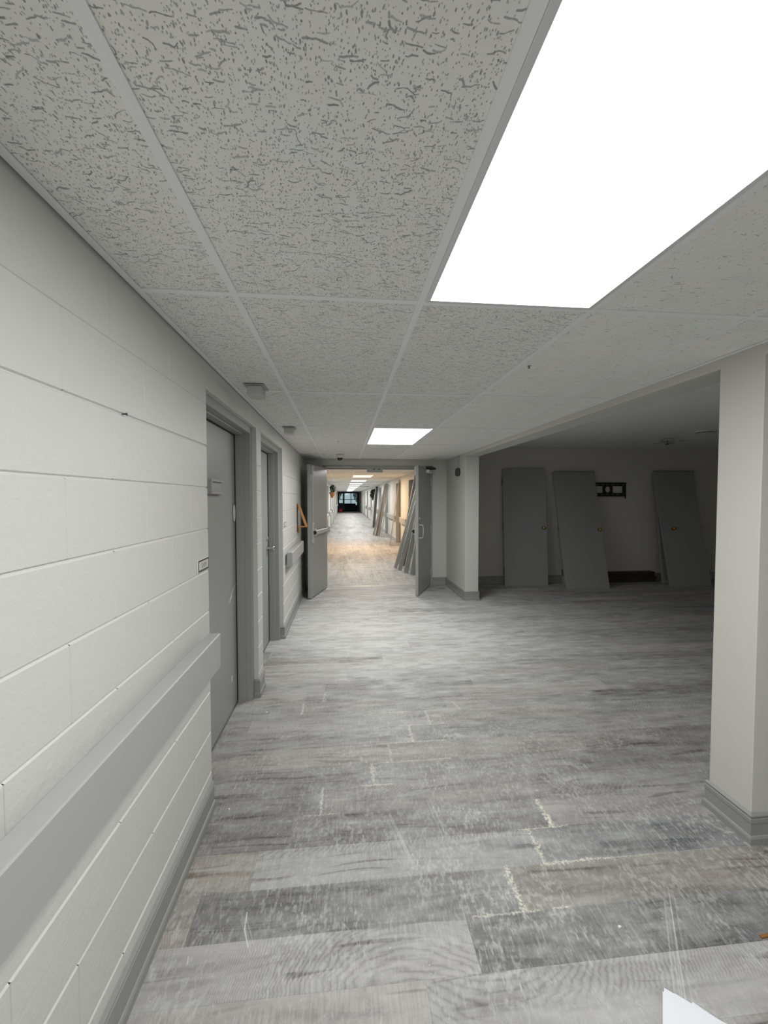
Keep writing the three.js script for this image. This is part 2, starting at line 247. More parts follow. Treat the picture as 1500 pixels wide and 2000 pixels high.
{
  const geos = [worldUV(box(XL - 0.2, XR + 0.2, -0.12, -0.0035, -27.03, ZE), FAR)];
  const g2 = worldUV(box(XL - 0.2, XR + 0.2, -0.12, -0.0005, ZEND, -27.03), [FAR[0], FAR[1], -47.03, -27.03]); geos.push(g2);
  part('floor_slab', geos, MF.far, floorFar);
  for (const p of farPlanks) if (p.z1 > -11.6) part('plank', plankGeo(p, FAR), MF.far, floorFar);
  part('plank_field', farPlanks.filter((p) => p.z1 <= -11.6).map((p) => plankGeo(p, FAR)), MF.far, floorFar).userData.kind = 'stuff';
}
{ const t = struct('trim_1'); part('threshold_strip', sweep([[0, 0], [0.035, 0], [0.030, 0.004], [0.005, 0.004]], [-0.306, -0.001, ZE - 0.03], [1.48, -0.001, ZE - 0.03], [0, 0, 1], [0, 1, 0]), M.alu, t); }

// ------------------------------------------------------------------ structure: ceiling
const ceiling = struct('ceiling');
part('slab', [box(XL - 0.25, XR + 0.2, H + 0.07, H + 0.3, ZEND - 0.2, 4.2)], M.drywall, ceiling);
const tileMats = [tileTexture(301, true), tileTexture(302, true), tileTexture(303, false)].map((t) => new THREE.MeshStandardMaterial({ map: t, roughness: 0.95, bumpMap: t, bumpScale: 0.002 }));
const LIGHT_ROWS = [[0.261, 0.871, -1.392, -0.172], [0.261, 0.871, -5.052, -3.832], [0.261, 0.871, 2.268, 3.488]];
{
  const xs = [XL, ...TEE, XR], zs = [3.488, 2.268, 1.048, -0.172]; for (let k = 0; k < 5; k++) zs.push(Z0 - k * ROW); zs.push(ZE);
  const y = H + 0.0035, geoCache = {}; let n = 0;
  for (let j = 0; j + 1 < zs.length; j++) for (let i = 0; i + 1 < xs.length; i++) {
    if (LIGHT_ROWS.some((l) => Math.abs(l[0] - xs[i]) < 0.01 && Math.abs(l[2] - zs[j + 1]) < 0.01)) continue;
    const w = xs[i + 1] - xs[i], d = zs[j] - zs[j + 1], key = w.toFixed(3) + d.toFixed(3) + (i === 0);
    if (!geoCache[key]) {
      const q = new THREE.BoxGeometry(w - 0.006, 0.014, d - 0.006), p = q.attributes.position, uv = q.attributes.uv;
      for (let v = 0; v < p.count; v++) { const off = i === 0 ? 0.61 - w : 0; uv.setXY(v, (p.getX(v) + w / 2 + off) / 0.61, (p.getZ(v) + d / 2) / 1.22); }
      geoCache[key] = q;
    }
    const variant = i >= 3 ? 2 : (n % 2); n++;
    const t = part('ceiling_tile', geoCache[key], tileMats[variant], ceiling); t.position.set((xs[i] + xs[i + 1]) / 2, y + 0.007, (zs[j] + zs[j + 1]) / 2); if ((i * 7 + j * 3) % 4 > 1) t.rotation.y = (i === 0 || i === 4) ? 0 : Math.PI;
  }
  const tw = 0.012, tee = (x0, x1, z0, z1) => mergeGeometries([box(x0, x1, H, H + 0.0032, z0, z1).toNonIndexed(), box((x0 + x1) / 2 - (x1 - x0 < 0.1 ? 0.001 : (x1 - x0) / 2), (x0 + x1) / 2 + (x1 - x0 < 0.1 ? 0.001 : (x1 - x0) / 2), H + 0.0033, H + 0.034, x1 - x0 < 0.1 ? z0 : (z0 + z1) / 2 - 0.001, x1 - x0 < 0.1 ? z1 : (z0 + z1) / 2 + 0.001).toNonIndexed()]);
  for (const x of TEE) part('main_tee', tee(x - tw, x + tw, ZE, 3.488), M.tee, ceiling);
  for (const z of zs.slice(0, -1)) for (let i = 0; i + 1 < xs.length; i++) part('cross_tee', tee(xs[i] + (i ? tw : 0.022), xs[i + 1] - (i < 4 ? tw : 0.022), z - tw, z + tw), M.tee, ceiling);
  part('wall_angle', [box(XL, XL + 0.022, H, H + 0.002, ZE, 4), box(XR - 0.022, XR, H, H + 0.002, ZE, 4)], M.tee, ceiling);
  part('closing_panel', box(XL, XR, H + 0.002, H + 0.02, 3.5, 4), M.drywall, ceiling);
}
const ceilingAlcove = struct('ceiling_alcove');
part('slab', box(XR + 0.2, XA + 0.2, H2, H2 + 0.15, ZE - 0.2, 4.2), M.drywall, ceilingAlcove);
// far corridor ceiling, with one tile missing
const ceilingFar = struct('ceiling_far');
const HOLE = [0.871, 1.481, -24.6, -23.4], FAR_LIGHTS = [-8.58]; for (let k = 0; k < 9; k++) FAR_LIGHTS.push(-11.85 - 3.35 * k - 0.61);
{
  const y0 = H + 0.003, y1 = H + 0.02;
  const tf = [box(XL, 0.261, y0, y1, ZEND, ZE), box(0.871, XR, y0, y1, HOLE[3], ZE), box(HOLE[1], XR, y0, y1, HOLE[2], HOLE[3]), box(0.871, XR, y0, y1, ZEND, HOLE[2])];
  let zz = ZE; for (const z of FAR_LIGHTS) { tf.push(box(0.261, 0.871, y0, y1, z + 0.61, zz)); zz = z - 0.61; } tf.push(box(0.261, 0.871, y0, y1, ZEND, zz));
  part('tile_field', tf, mat(0.80, 0.80, 0.77, 0.95), ceilingFar);
  part('plenum', [box(HOLE[0] - 0.02, HOLE[0], y1, H + 0.07, HOLE[2], HOLE[3]), box(HOLE[1], HOLE[1] + 0.02, y1, H + 0.07, HOLE[2], HOLE[3]), box(HOLE[0], HOLE[1], H + 0.055, H + 0.069, HOLE[2], HOLE[3])], M.black, ceilingFar);
  const g = []; for (const x of TEE) g.push(box(x - 0.012, x + 0.012, H, y0, -46, ZE - 0.2)); for (let z = ZE - 1.0; z > -46; z -= 1.22) { g.push(box(XL, 0.249, H + 0.0005, y0, z - 0.012, z + 0.012), box(0.883, XR, H + 0.0005, y0, z - 0.012, z + 0.012)); if (!FAR_LIGHTS.some((q) => Math.abs(q - z) < 0.63)) g.push(box(0.273, 0.859, H + 0.0005, y0, z - 0.012, z + 0.012)); }
  part('grid', g, M.tee, ceilingFar);
}

// ------------------------------------------------------------------ structure: left block wall
const DOORS_L = [[-3.18, -2.05], [-4.485, -3.355]], DH = 2.047, BACK = XL - 0.0045;
function wallWithDoors(name, x0, x1, z0, z1, top, doors, dh, m, partName = 'masonry') {
  const w = struct(name), g = []; let z = z0;
  for (const [a, b] of doors.slice().sort((p, q) => p[0] - q[0])) { if (a > z) g.push(box(x0, x1, 0, top, z, a)); g.push(box(x0, x1, dh, top, a, b)); z = b; }
  if (z1 > z) g.push(box(x0, x1, 0, top, z, z1)); part(partName, g, m, w); return w;
}
const wallLeft = wallWithDoors('wall_left', XL - 0.25, BACK, ZE, 4.2, H + 0.1, DOORS_L, DH, M.block);
{
  const r = rng(41), CH = 0.1987, Y0 = -0.018, geo = (z0, z1, y0, y1, x, edge) => {
    const b0 = Math.abs(y0 - 1.969) < 0.01 ? 0.0022 : 0.0052, b1 = Math.abs(y1 - 1.969) < 0.01 ? 0.0022 : 0.0052, bh = 0.002, xr = BACK - 0.0002, pos = [], uv = [];
    const L = edge & 1 ? 0 : bh, R = edge & 2 ? 0 : bh;
    const A = [[x, y0 + b0, z0 + L], [x, y0 + b0, z1 - R], [x, y1 - b1, z1 - R], [x, y1 - b1, z0 + L]];
    const xo = (b) => b < 0.003 ? x - 0.0016 : xr, e = (b) => b < 0.003 ? 0.0001 : 0.0012;
    const O = [[xo(b0), y0 + e(b0), z0 + L * 0.3], [xo(b0), y0 + e(b0), z1 - R * 0.3], [xo(b1), y1 - e(b1), z1 - R * 0.3], [xo(b1), y1 - e(b1), z0 + L * 0.3]];
    const q = (a, b, c, d) => { for (const v of [a, c, b, a, d, c]) { pos.push(...v); uv.push(v[2], v[1]); } };
    q(A[0], A[1], A[2], A[3]); q(O[0], O[1], A[1], A[0]); q(A[3], A[2], O[2], O[3]); const S = (v, k) => (k < 0 ? edge & 1 : edge & 2) ? [xr, v[1], v[2]] : [x - 0.0020, v[1], v[2] + k * 0.0018]; q(S(A[3], -1), S(A[0], -1), A[0], A[3]); q(A[1], S(A[1], 1), S(A[2], 1), A[2]);
    const g = new THREE.BufferGeometry(); g.setAttribute('position', new THREE.Float32BufferAttribute(pos, 3)); g.setAttribute('uv', new THREE.Float32BufferAttribute(uv, 2)); g.computeVertexNormals(); return g;
  };
  const put = (z0, z1, y0, y1, edge = 0) => { if (z1 - z0 < 0.012 || y1 - y0 < 0.015) return; part('block', geo(z0, z1, y0, y1, XL + (r() - 0.5) * 0.0012, edge), M.block, wallLeft); };
  for (let c = 0; c < 11; c++) {
    const y0 = Math.max(0, Y0 + CH * c), y1 = Math.min(H + 0.003, Y0 + CH * (c + 1)), s = c % 2 ? -1.038 : -1.238;
    for (let k = -16; k < 6; k++) {
      const snap = (v) => { for (const d of DOORS_L) for (const q of d) if (Math.abs(v - q) < 0.035) return q; return v; }, a = s + 0.4 * k, z0 = Math.max(ZE, snap(a)), z1 = Math.min(0.8, snap(a + 0.4)); if (z1 <= z0) continue;
      let segs = [[z0, z1, 0]];
      for (const [d0, d1] of DOORS_L) {
        const out = [];
        for (const [p, q, e] of segs) {
          if (q <= d0 || p >= d1) { out.push([p, q, e | (Math.abs(q - d0) < 1e-6 ? 2 : 0) | (Math.abs(p - d1) < 1e-6 ? 1 : 0)]); continue; }
          if (p < d0) out.push([p, d0, e | 2]); if (q > d1) out.push([d1, q, e | 1]);
          if (y1 > DH) put(Math.max(p, d0), Math.min(q, d1), Math.max(y0, DH), y1);
        }
        segs = out;
      }
      for (const [p, q, e] of segs) put(p, q, y0, y1, e);
    }
  }
}
// ------------------------------------------------------------------ structure: other walls, pillar, beam
{
  const w = struct('wall_end');   // the wall that holds the double doors and runs on behind the alcove
  part('plaster', [box(XL - 0.2, -0.356, 0, H + 0.1, ZE - 0.2, ZE), box(1.53, XR + 0.2, 0, H2 + 0.1, ZE - 0.2, ZE), box(-0.356, 1.53, 2.072, H + 0.1, ZE - 0.2, ZE)], M.wall, w);
  const a = struct('wall_alcove'); part('plaster', [box(XR + 0.2, XA, 0, H2 + 0.1, ZE - 0.2, ZE - 0.0001), ], M.alcove, a);
  const a2 = struct('wall_right'); part('plaster', box(XA, XA + 0.2, 0, H2 + 0.1, ZE - 0.2, 4.2), M.alcove, a2);
  const s = struct('wall_stub'); part('plaster', rbox(XR, XR + 0.205, 0, H + 0.1, ZE + 0.0002, ZC, 0.004), M.wall, s);
  const pl = struct('pillar'); part('plaster', rbox(XR, XR + 0.205, 0, BEAM + 0.05, ZP1, ZP0, 0.004), M.wall, pl);
  const bm = struct('beam'); part('plaster', rbox(XR + 0.0006, XR + 0.204, BEAM, H2 + 0.1, ZC + 0.002, 4.0, 0.003), M.wall, bm);
  const bk = struct('wall_back'); part('plaster', box(XL - 0.2, XA + 0.2, 0, H2 + 0.1, 4, 4.2), M.wall, bk);
}
// baseboards: stepped vinyl profile
const BASE = [[0, 0], [0.019, 0], [0.019, 0.026], [0.0155, 0.034], [0.011, 0.037], [0.010, 0.089], [0.0125, 0.092], [0.0125, 0.110], [0.007, 0.1145], [0.0125, 0.119], [0.0125, 0.125], [0.004, 0.133], [0, 0.133]];
{
  const bl = struct('baseboard_left');
  for (const [a, b, m0, m1] of [[-2.05, 0.9, 1, 0], [-3.355, -3.18, 0, 1], [-6.98, -4.485, 0, 1]]) part('baseboard', sweep(BASE, [XL, 0, a], [XL, 0, b], [1, 0, 0], [0, 1, 0], a === -2.05 ? 0 : m0, m1), M.base, bl);
  for (const z of [-3.18, -4.485]) part('baseboard', sweep(BASE, [XL - 0.034, 0, z], [XL, 0, z], [0, 0, 1], [0, 1, 0], 0, 1), M.base, bl);
  const br = struct('baseboard_right');
  part('baseboard', sweep(BASE, [XR, 0, ZP1], [XR, 0, ZP0], [-1, 0, 0], [0, 1, 0], 1, 1), M.base, br);
  part('baseboard', sweep(BASE, [XR, 0, ZP0], [XR + 0.205, 0, ZP0], [0, 0, 1], [0, 1, 0], 1, 1), M.base, br);
  part('baseboard', sweep(BASE, [XR + 0.205, 0, ZP1], [XR + 0.205, 0, ZP0], [1, 0, 0], [0, 1, 0], 1, 1), M.base, br);
  part('baseboard', sweep(BASE, [XR, 0, ZP1], [XR + 0.205, 0, ZP1], [0, 0, -1], [0, 1, 0], 1, 1), M.base, br);
  part('baseboard', sweep(BASE, [XR, 0, ZE], [XR, 0, ZC], [-1, 0, 0], [0, 1, 0], -1, 1), M.base, br);
  part('baseboard', sweep(BASE, [XR, 0, ZC], [XR + 0.205, 0, ZC], [0, 0, 1], [0, 1, 0], 1, 1), M.base, br);
  part('baseboard', sweep(BASE, [XR + 0.205, 0, ZE], [XR + 0.205, 0, ZC], [1, 0, 0], [0, 1, 0], -1, 1), M.base, br);
  const be = struct('baseboard_end');
  part('baseboard', sweep(BASE, [1.535, 0, ZE], [XR, 0, ZE], [0, 0, 1], [0, 1, 0], 0, -1), M.base, be);
  part('baseboard', sweep(BASE, [XR + 0.205, 0, ZE], [4.05, 0, ZE], [0, 0, 1], [0, 1, 0], -1, 0), M.base, be);
  part('baseboard', sweep(BASE, [5.68, 0, ZE], [XA, 0, ZE], [0, 0, 1], [0, 1, 0]), M.base, be);
}

// ------------------------------------------------------------------ structure: the two side doors in the block wall
// jamb profile in plan: u away from the opening's edge into the opening, v from the corridor inwards
const JAMB = [[0, 0], [0.048, 0], [0.05, 0.002], [0.05, 0.045], [0.062, 0.047], [0.062, 0.108], [0.05, 0.108], [0.05, 0.16], [0, 0.16]];
function sideDoor(name, [zf, zn], extra) {
  const d = struct(name), xf = XL - 0.035, xl = XL - 0.145;
  part('jamb', sweep(JAMB, [xf, 0, zf], [xf, DH - 0.05, zf], [0, 0, 1], [-1, 0, 0]), M.steel, d);
  part('jamb', sweep(JAMB, [xf, 0, zn], [xf, DH - 0.05, zn], [0, 0, -1], [-1, 0, 0]), M.steel, d);
  part('head', sweep(JAMB, [xf, DH, zf], [xf, DH, zn], [0, -1, 0], [-1, 0, 0]), M.steel, d);
  const leaf = part('door_leaf', rbox(xl - 0.044, xl, 0.008, DH - 0.053, zf + 0.053, zn - 0.053, 0.0025), M.leaf, d);
  part('gap_shadow', [box(xl + 0.0005, xl + 0.006, 0.012, DH - 0.062, zf + 0.062, zf + 0.072), box(xl + 0.0005, xl + 0.006, 0.012, DH - 0.062, zn - 0.072, zn - 0.062), box(xl + 0.0005, xl + 0.006, DH - 0.072, DH - 0.062, zf + 0.072, zn - 0.072)], M.black, d);  // black strips paint the dark shadow gap between leaf and frame
  part('wall_behind', box(xl - 0.1, xl - 0.08, 0, DH, zf, zn), M.darkgrey, d);
  extra(leaf, xl, zf + 0.053, zn - 0.053, d); return d;
}
sideDoor('door_1', DOORS_L[0], (leaf, x, zf, zn) => {
  // card holder screwed to the leaf
  const h = part('card_holder', [rbox(x, x + 0.012, 1.545, 1.635, -2.74, -2.495, 0.002), rbox(x + 0.012, x + 0.03, 1.545, 1.558, -2.74, -2.495, 0.002), rbox(x + 0.012, x + 0.03, 1.620, 1.634, -2.74, -2.495, 0.002), rbox(x + 0.012, x + 0.03, 1.558, 1.620, -2.51, -2.495, 0.002)], M.rail, leaf);
  h.userData.label = 'small beige card holder';
  const s = new THREE.Shape(); s.absellipse(0, 0, 0.026, 0.062, 0, Math.PI * 2); const g = new THREE.ExtrudeGeometry(s, { depth: 0.006, bevelEnabled: true, bevelSize: 0.002, bevelThickness: 0.002, bevelSegments: 2, curveSegments: 24 }); g.rotateY(Math.PI / 2); g.translate(x, 1.412, zf + 0.055);
  part('lock_plate', g, M.white, leaf).userData.label = 'white oval lock plate';
  const b = g.clone(); b.scale(1, 1, 1); part('lock_plate_rim', sweepEllipse(x + 0.001, 1.412, zf + 0.055, 0.030, 0.067), M.darkgrey, leaf);
  part('scratch', [tube([[x + 0.001, 0.80, zf + 0.20], [x + 0.001, 0.86, zf + 0.10], [x + 0.001, 0.885, zf + 0.02]], 0.0016, 4, 10), tube([[x + 0.001, 0.79, zf + 0.19], [x + 0.001, 0.83, zf + 0.12]], 0.0014, 4, 6), tube([[x + 0.001, 0.22, zf + 0.16], [x + 0.001, 0.26, zf + 0.155]], 0.004, 4, 6)], M.white, leaf);
});
function sweepEllipse(x, y, z, a, b) { const s = new THREE.Shape(); s.absellipse(0, 0, a, b, 0, Math.PI * 2); const g = new THREE.ExtrudeGeometry(s, { depth: 0.003, bevelEnabled: false, curveSegments: 24 }); g.rotateY(Math.PI / 2); g.translate(x, y, z); return g; }
sideDoor('door_2', DOORS_L[1], (leaf, x, zf) => {
  const g = [cyl(0.030, 0.032, 0.008, 24).rotateZ(Math.PI / 2).translate(x + 0.004, 1.0, zf + 0.075), cyl(0.010, 0.012, 0.045, 16).rotateZ(Math.PI / 2).translate(x + 0.03, 1.0, zf + 0.075), new THREE.SphereGeometry(0.026, 20, 14).scale(0.75, 1, 1).translate(x + 0.065, 1.0, zf + 0.075)];
  part('door_knob', g, M.chrome, leaf);
  part('lock_cylinder', cyl(0.016, 0.018, 0.02, 20).rotateZ(Math.PI / 2).translate(x + 0.008, 1.1, zf + 0.075), M.chrome, leaf);
});

// ------------------------------------------------------------------ structure: the double doors
function leafFrame(hx, hz, fx, fz) { const dx = fx - hx, dz = fz - hz, l = Math.hypot(dx, dz); return { ang: Math.atan2(-dz, dx), l }; }   // local +x from hinge to free edge
{
  const f = struct('door_frame'), J2 = [[0, 0], [0.048, 0], [0.05, 0.002], [0.05, 0.05], [0.064, 0.052], [0.064, 0.10], [0.05, 0.102], [0.05, 0.215], [0, 0.215]];
  part('jamb', sweep(J2, [-0.356, 0, ZE + 0.012], [-0.356, 2.022, ZE + 0.012], [1, 0, 0], [0, 0, -1]), M.steel, f);
  part('jamb', sweep(J2, [1.53, 0, ZE + 0.012], [1.53, 2.022, ZE + 0.012], [-1, 0, 0], [0, 0, -1]), M.steel, f);
  part('head', sweep(J2, [-0.356, 2.072, ZE + 0.012], [1.53, 2.072, ZE + 0.012], [0, -1, 0], [0, 0, -1]), M.steel, f);
  part('strike_box', rbox(0.395, 0.665, 1.956, 2.024, ZE - 0.03, ZE + 0.014, 0.003), M.rail, f);
  part('strike_slot', [rbox(0.50, 0.53, 2.0, 2.015, ZE + 0.014, ZE + 0.018, 0.001), rbox(0.585, 0.615, 2.0, 2.015, ZE + 0.014, ZE + 0.018, 0.001)], M.black, f);
  part('stop_arm', [rbox(-0.30, 0.16, 2.035, 2.050, ZE + 0.013, ZE + 0.028, 0.003), rbox(-0.05, 0.10, 2.052, 2.060, ZE + 0.013, ZE + 0.023, 0.002)], M.alu, f);
}
function doorLeaf(name, hx, hz, fx, fz, face, m) {       // face = +1: hardware on local +z
  const { ang, l } = leafFrame(hx, hz, fx, fz), d = struct(name); d.position.set(hx, 0, hz); d.rotation.y = ang;
  part('door_leaf', rbox(0.002, l, 0.012, 2.018, -0.0225, 0.0225, 0.003), m, d);
  part('edge_strip', rbox(l + 0.0002, l + 0.003, 0.02, 2.01, -0.012, 0.012, 0.001), M.frameGrey, d);
  part('hinge', [0.25, 1.0, 1.8].map((y) => cyl(0.009, 0.009, 0.11, 12).translate(-0.004, y, -face * 0.024)), M.alu, d);
  const z = (a) => face * (0.0225 + a);
  // panic bar: rail, two end caps, lever plate, vertical rods with latch cases
  part('push_bar', [rbox(0.09, l - 0.10, 0.965, 1.03, z(0.03), z(0.062), 0.012, 3), rbox(0.06, 0.10, 0.95, 1.045, z(0), z(0.07), 0.008, 2), rbox(l - 0.14, l - 0.085, 0.945, 1.05, z(0), z(0.055), 0.008, 2)], M.alu, d);
  part('bar_end', cyl(0.028, 0.028, 0.006, 20).rotateZ(Math.PI / 2).translate(l - 0.072, 0.998, z(0.046)), M.black, d);
  part('latch_case', [rbox(l - 0.10, l - 0.045, 0.84, 1.14, z(0), z(0.028), 0.006, 2), rbox(l - 0.10, l - 0.05, 1.87, 2.005, z(0), z(0.035), 0.005, 2)], M.alu, d);
  part('vertical_rod', [cyl(0.007, 0.007, 0.74, 10).translate(l - 0.072, 1.50, z(0.016)), rbox(l - 0.085, l - 0.06, 1.50, 1.52, z(0), z(0.02), 0.002)], M.alu, d);
  return { d, l, z };
}
doorLeaf('door_3', -0.303, ZE + 0.035, -0.520, -6.185, -1, M.leaf2);
{
  const { d, l } = doorLeaf('door_4', 1.476, ZE + 0.035, 1.114, -6.212, 1, M.leaf);
  const z = -0.0225;
  part('pull_handle', [tube([[l - 0.07, 1.10, z], [l - 0.07, 1.10, z - 0.045], [l - 0.07, 1.085, z - 0.055], [l - 0.07, 0.915, z - 0.055], [l - 0.07, 0.90, z - 0.045], [l - 0.07, 0.90, z]], 0.007, 8, 40), rbox(l - 0.10, l - 0.04, 1.085, 1.115, z, z - 0.004, 0.001), rbox(l - 0.10, l - 0.04, 0.885, 0.915, z, z - 0.004, 0.001)], M.alu, d);
  part('lock_cylinder', cyl(0.017, 0.018, 0.012, 18).rotateX(Math.PI / 2).translate(l - 0.07, 1.2, z - 0.005), M.alu, d);
  part('door_closer', [rbox(0.10, 0.36, 1.93, 1.985, z, z - 0.05, 0.006, 2)], M.white, d);
  part('closer_arm', [rbox(0.02, 0.36, 2.0, 2.035, z - 0.09, z + 0.01, 0.004), rbox(0.20, 0.23, 1.98, 2.02, z - 0.02, z - 0.04, 0.002)], M.black, d);
}

// ------------------------------------------------------------------ structure: far corridor walls, doors, end window
const FDR = [[-11.2, -10.2], [-13.95, -12.75], [-17.6, -16.5], [-20.6, -19.4], [-27.2, -26.0], [-31.5, -30.3], [-36.6, -35.3], [-39.6, -38.4]], FDL = [[-13.4, -12.2], [-17.2, -16.0], [-21.4, -20.2], [-25.4, -24.2], [-29.6, -28.4], [-33.8, -32.6], [-38.0, -36.8], [-42.2, -41.0]];
const wallFL = wallWithDoors('wall_far_left', XL - 0.2, XL, ZEND, ZE - 0.2, H + 0.1, FDL, 2.05, M.wall, 'plaster');
const wallFR = wallWithDoors('wall_far_right', XR, XR + 0.2, ZEND, ZE - 0.2, H + 0.1, FDR, 2.05, M.wall, 'plaster');
let doorNo = 5;
function farDoor([a, b], side, m = M.leaf) {
  const d = struct('door_' + doorNo++), x = side < 0 ? XL : XR, o = -side;       // o: towards the corridor
  part('frame', [box(x + o * 0.012, x - o * 0.14, 0, 2.05, a, a + 0.05), box(x + o * 0.012, x - o * 0.14, 0, 2.05, b - 0.05, b), box(x + o * 0.012, x - o * 0.14, 2.0, 2.05, a + 0.05, b - 0.05)], M.steel, d);
  part('door_leaf', rbox(x - o * 0.10, x - o * 0.144, 0.01, 1.997, a + 0.052, b - 0.052, 0.003), m, d);
  part('handle', [cyl(0.028, 0.028, 0.012, 14).rotateZ(Math.PI / 2).translate(x - o * 0.094, 1.0, a + 0.13), rbox(x - o * 0.05, x - o * 0.065, 0.99, 1.01, a + 0.12, a + 0.24, 0.004), box(x - o * 0.06, x - o * 0.095, 0.992, 1.008, a + 0.122, a + 0.138)], M.chrome, d);
}
FDR.forEach((q, i) => farDoor(q, 1, i === 1 ? M.frameDark : M.leaf)); for (const q of FDL) farDoor(q, -1);
{
  const bf = struct('baseboard_far');
  const seg = (doors) => { const out = []; let z = ZEND; for (const [a, b] of doors.slice().sort((p, q) => p[0] - q[0])) { if (a - z > 0.05) out.push([z, a]); z = b; } out.push([z, ZE - 0.2]); return out; };
  for (const [a, b] of seg(FDL)) part('baseboard', sweep(BASE, [XL, 0, a], [XL, 0, b], [1, 0, 0], [0, 1, 0]), M.base, bf);
  for (const [a, b] of seg(FDR)) part('baseboard', sweep(BASE, [XR, 0, a], [XR, 0, b], [-1, 0, 0], [0, 1, 0]), M.base, bf);
  const we = struct('wall_far_end'); part('plaster', [box(XL - 0.2, XL + 0.06, 0, H + 0.1, ZEND - 0.2, ZEND), box(1.56, XR + 0.2, 0, H + 0.1, ZEND - 0.2, ZEND), box(XL + 0.06, 1.56, 2.12, H + 0.1, ZEND - 0.2, ZEND), box(XL + 0.06, 1.56, 0, 0.62, ZEND - 0.2, ZEND)], mat(0.06, 0.065, 0.07, 0.6), we);
  const w = struct('window_1'), fr = mat(0.018, 0.022, 0.026, 0.4), z0 = ZEND - 0.12, z1 = ZEND - 0.04, xs = [XL + 0.06, -0.12, 0.06, 0.80, 1.56];
  part('window_frame', [box(xs[0], xs[0] + 0.06, 0.62, 2.12, z0, z1), box(xs[1], xs[2] + 0.02, 0.62, 2.12, z0, z1), box(0.78, 0.86, 0.62, 2.12, z0, z1), box(1.50, 1.56, 0.62, 2.12, z0, z1), box(xs[0], 1.56, 2.04, 2.12, z0, z1), box(xs[0], 1.56, 0.62, 0.70, z0, z1), box(xs[0], 1.56, 1.30, 1.37, z0, z1)], fr, w);
  const glass = new THREE.MeshPhysicalMaterial({ color: 0xffffff, transmission: 1, thickness: 0, roughness: 0.02, ior: 1.5 });
  for (const [a, b] of [[xs[0] + 0.06, xs[1]], [0.08, 0.78], [0.86, 1.50]]) for (const [c, e] of [[0.70, 1.30], [1.37, 2.04]]) part('pane', box(a, b, c, e, ZEND - 0.083, ZEND - 0.079), glass, w);
}

// ------------------------------------------------------------------ lamps: recessed LED panels (glowing diffuser plus an area light of the same size)
function ledPanel(label, x0, x1, z0, z1, L, col, glow, group) {
  const t = thing('led_panel', label, 'ceiling light', [(x0 + x1) / 2, H, (z0 + z1) / 2], group), w = (x1 - x0) / 2 - 0.0125, d = (z1 - z0) / 2 - 0.0125, q = 0.016;
  part('frame', [rbox(-w, -w + q, -0.004, 0.03, -d, d, 0.0015), rbox(w - q, w, -0.004, 0.03, -d, d, 0.0015), rbox(-w + q, w - q, -0.004, 0.03, -d, -d + q, 0.0015), rbox(-w + q, w - q, -0.004, 0.03, d - q, d, 0.0015)], M.panelFrame, t);
  const em = mat(0.8, 0.8, 0.8, 0.5); em.emissive = col.clone(); em.emissiveIntensity = glow;
  part('diffuser', box(-w + q, w - q, 0.004, 0.02, -d + q, d - q), em, t);
  const l = new THREE.RectAreaLight(col, L, 2 * (w - q), 2 * (d - q)); l.position.set(0, 0.003, 0); l.rotation.x = -Math.PI / 2; l.name = 'panel_light'; t.add(l); return t;
}
ledPanel('large bright white ceiling light panel overhead, the nearest and biggest one', ...LIGHT_ROWS[0], L_NEAR, COOL, GLOW);
ledPanel('white ceiling light panel in front of the double doors, before the doorway', ...LIGHT_ROWS[1], L_NEAR, COOL, GLOW);
ledPanel('white ceiling light panel behind the viewer, out of the picture', ...LIGHT_ROWS[2], L_NEAR, COOL, GLOW);
const ORD = ['first', 'second', 'third', 'fourth', 'fifth', 'sixth', 'seventh', 'eighth', 'ninth', 'tenth', 'eleventh'];
FAR_LIGHTS.forEach((z, k) => ledPanel(k === 0 ? 'ceiling light panel hidden above the double doors, just beyond them' : k === 1 ? 'warm yellowish ceiling light panel, nearest one seen through the double doors' : `cool white ceiling light panel in the far corridor, ${ORD[k - 1]} one seen through the double doors`, 0.261, 0.871, z - 0.61, z + 0.61, k === 1 ? L_WARM : k ? L_FAR : L_NEAR, k === 1 ? WARM : COOL, k === 1 ? GLOW * 1.5 : GLOW, 'ceiling lights of the far corridor'));

// ------------------------------------------------------------------ things on the left wall
const RAIL = [[0.022, 0.004], [0.026, 0], [0.076, 0], [0.08, 0.004], [0.08, 0.153], [0.076, 0.157], [0.026, 0.157], [0.022, 0.153]];
function handrail(label, x, side, za, zb, y = 0.740, n = 2, group) {
  const t = thing('handrail', label, 'handrail', [x, y, (za + zb) / 2], group), h = Math.abs(zb - za) / 2;
  part('rail', sweep(RAIL, [0, 0, -h], [0, 0, h], [side, 0, 0], [0, 1, 0]), M.rail, t);
  for (let i = 0; i < n; i++) { const z = n === 1 ? 0 : -h + 0.10 + (2 * h - 0.2) * i / (n - 1); part('bracket', rbox(0, side * 0.022, 0.03, 0.125, z - 0.05, z + 0.05, 0.002), M.rail, t); }
  return t;
}
handrail('long pale grey wall bumper rail on the block wall, nearest to the viewer', XL, 1, -1.95, 0.75, 0.738, 4);
handrail('short grey wall bumper rail between second side door and open double door', XL, 1, -5.92, -4.63, 0.755, 2);
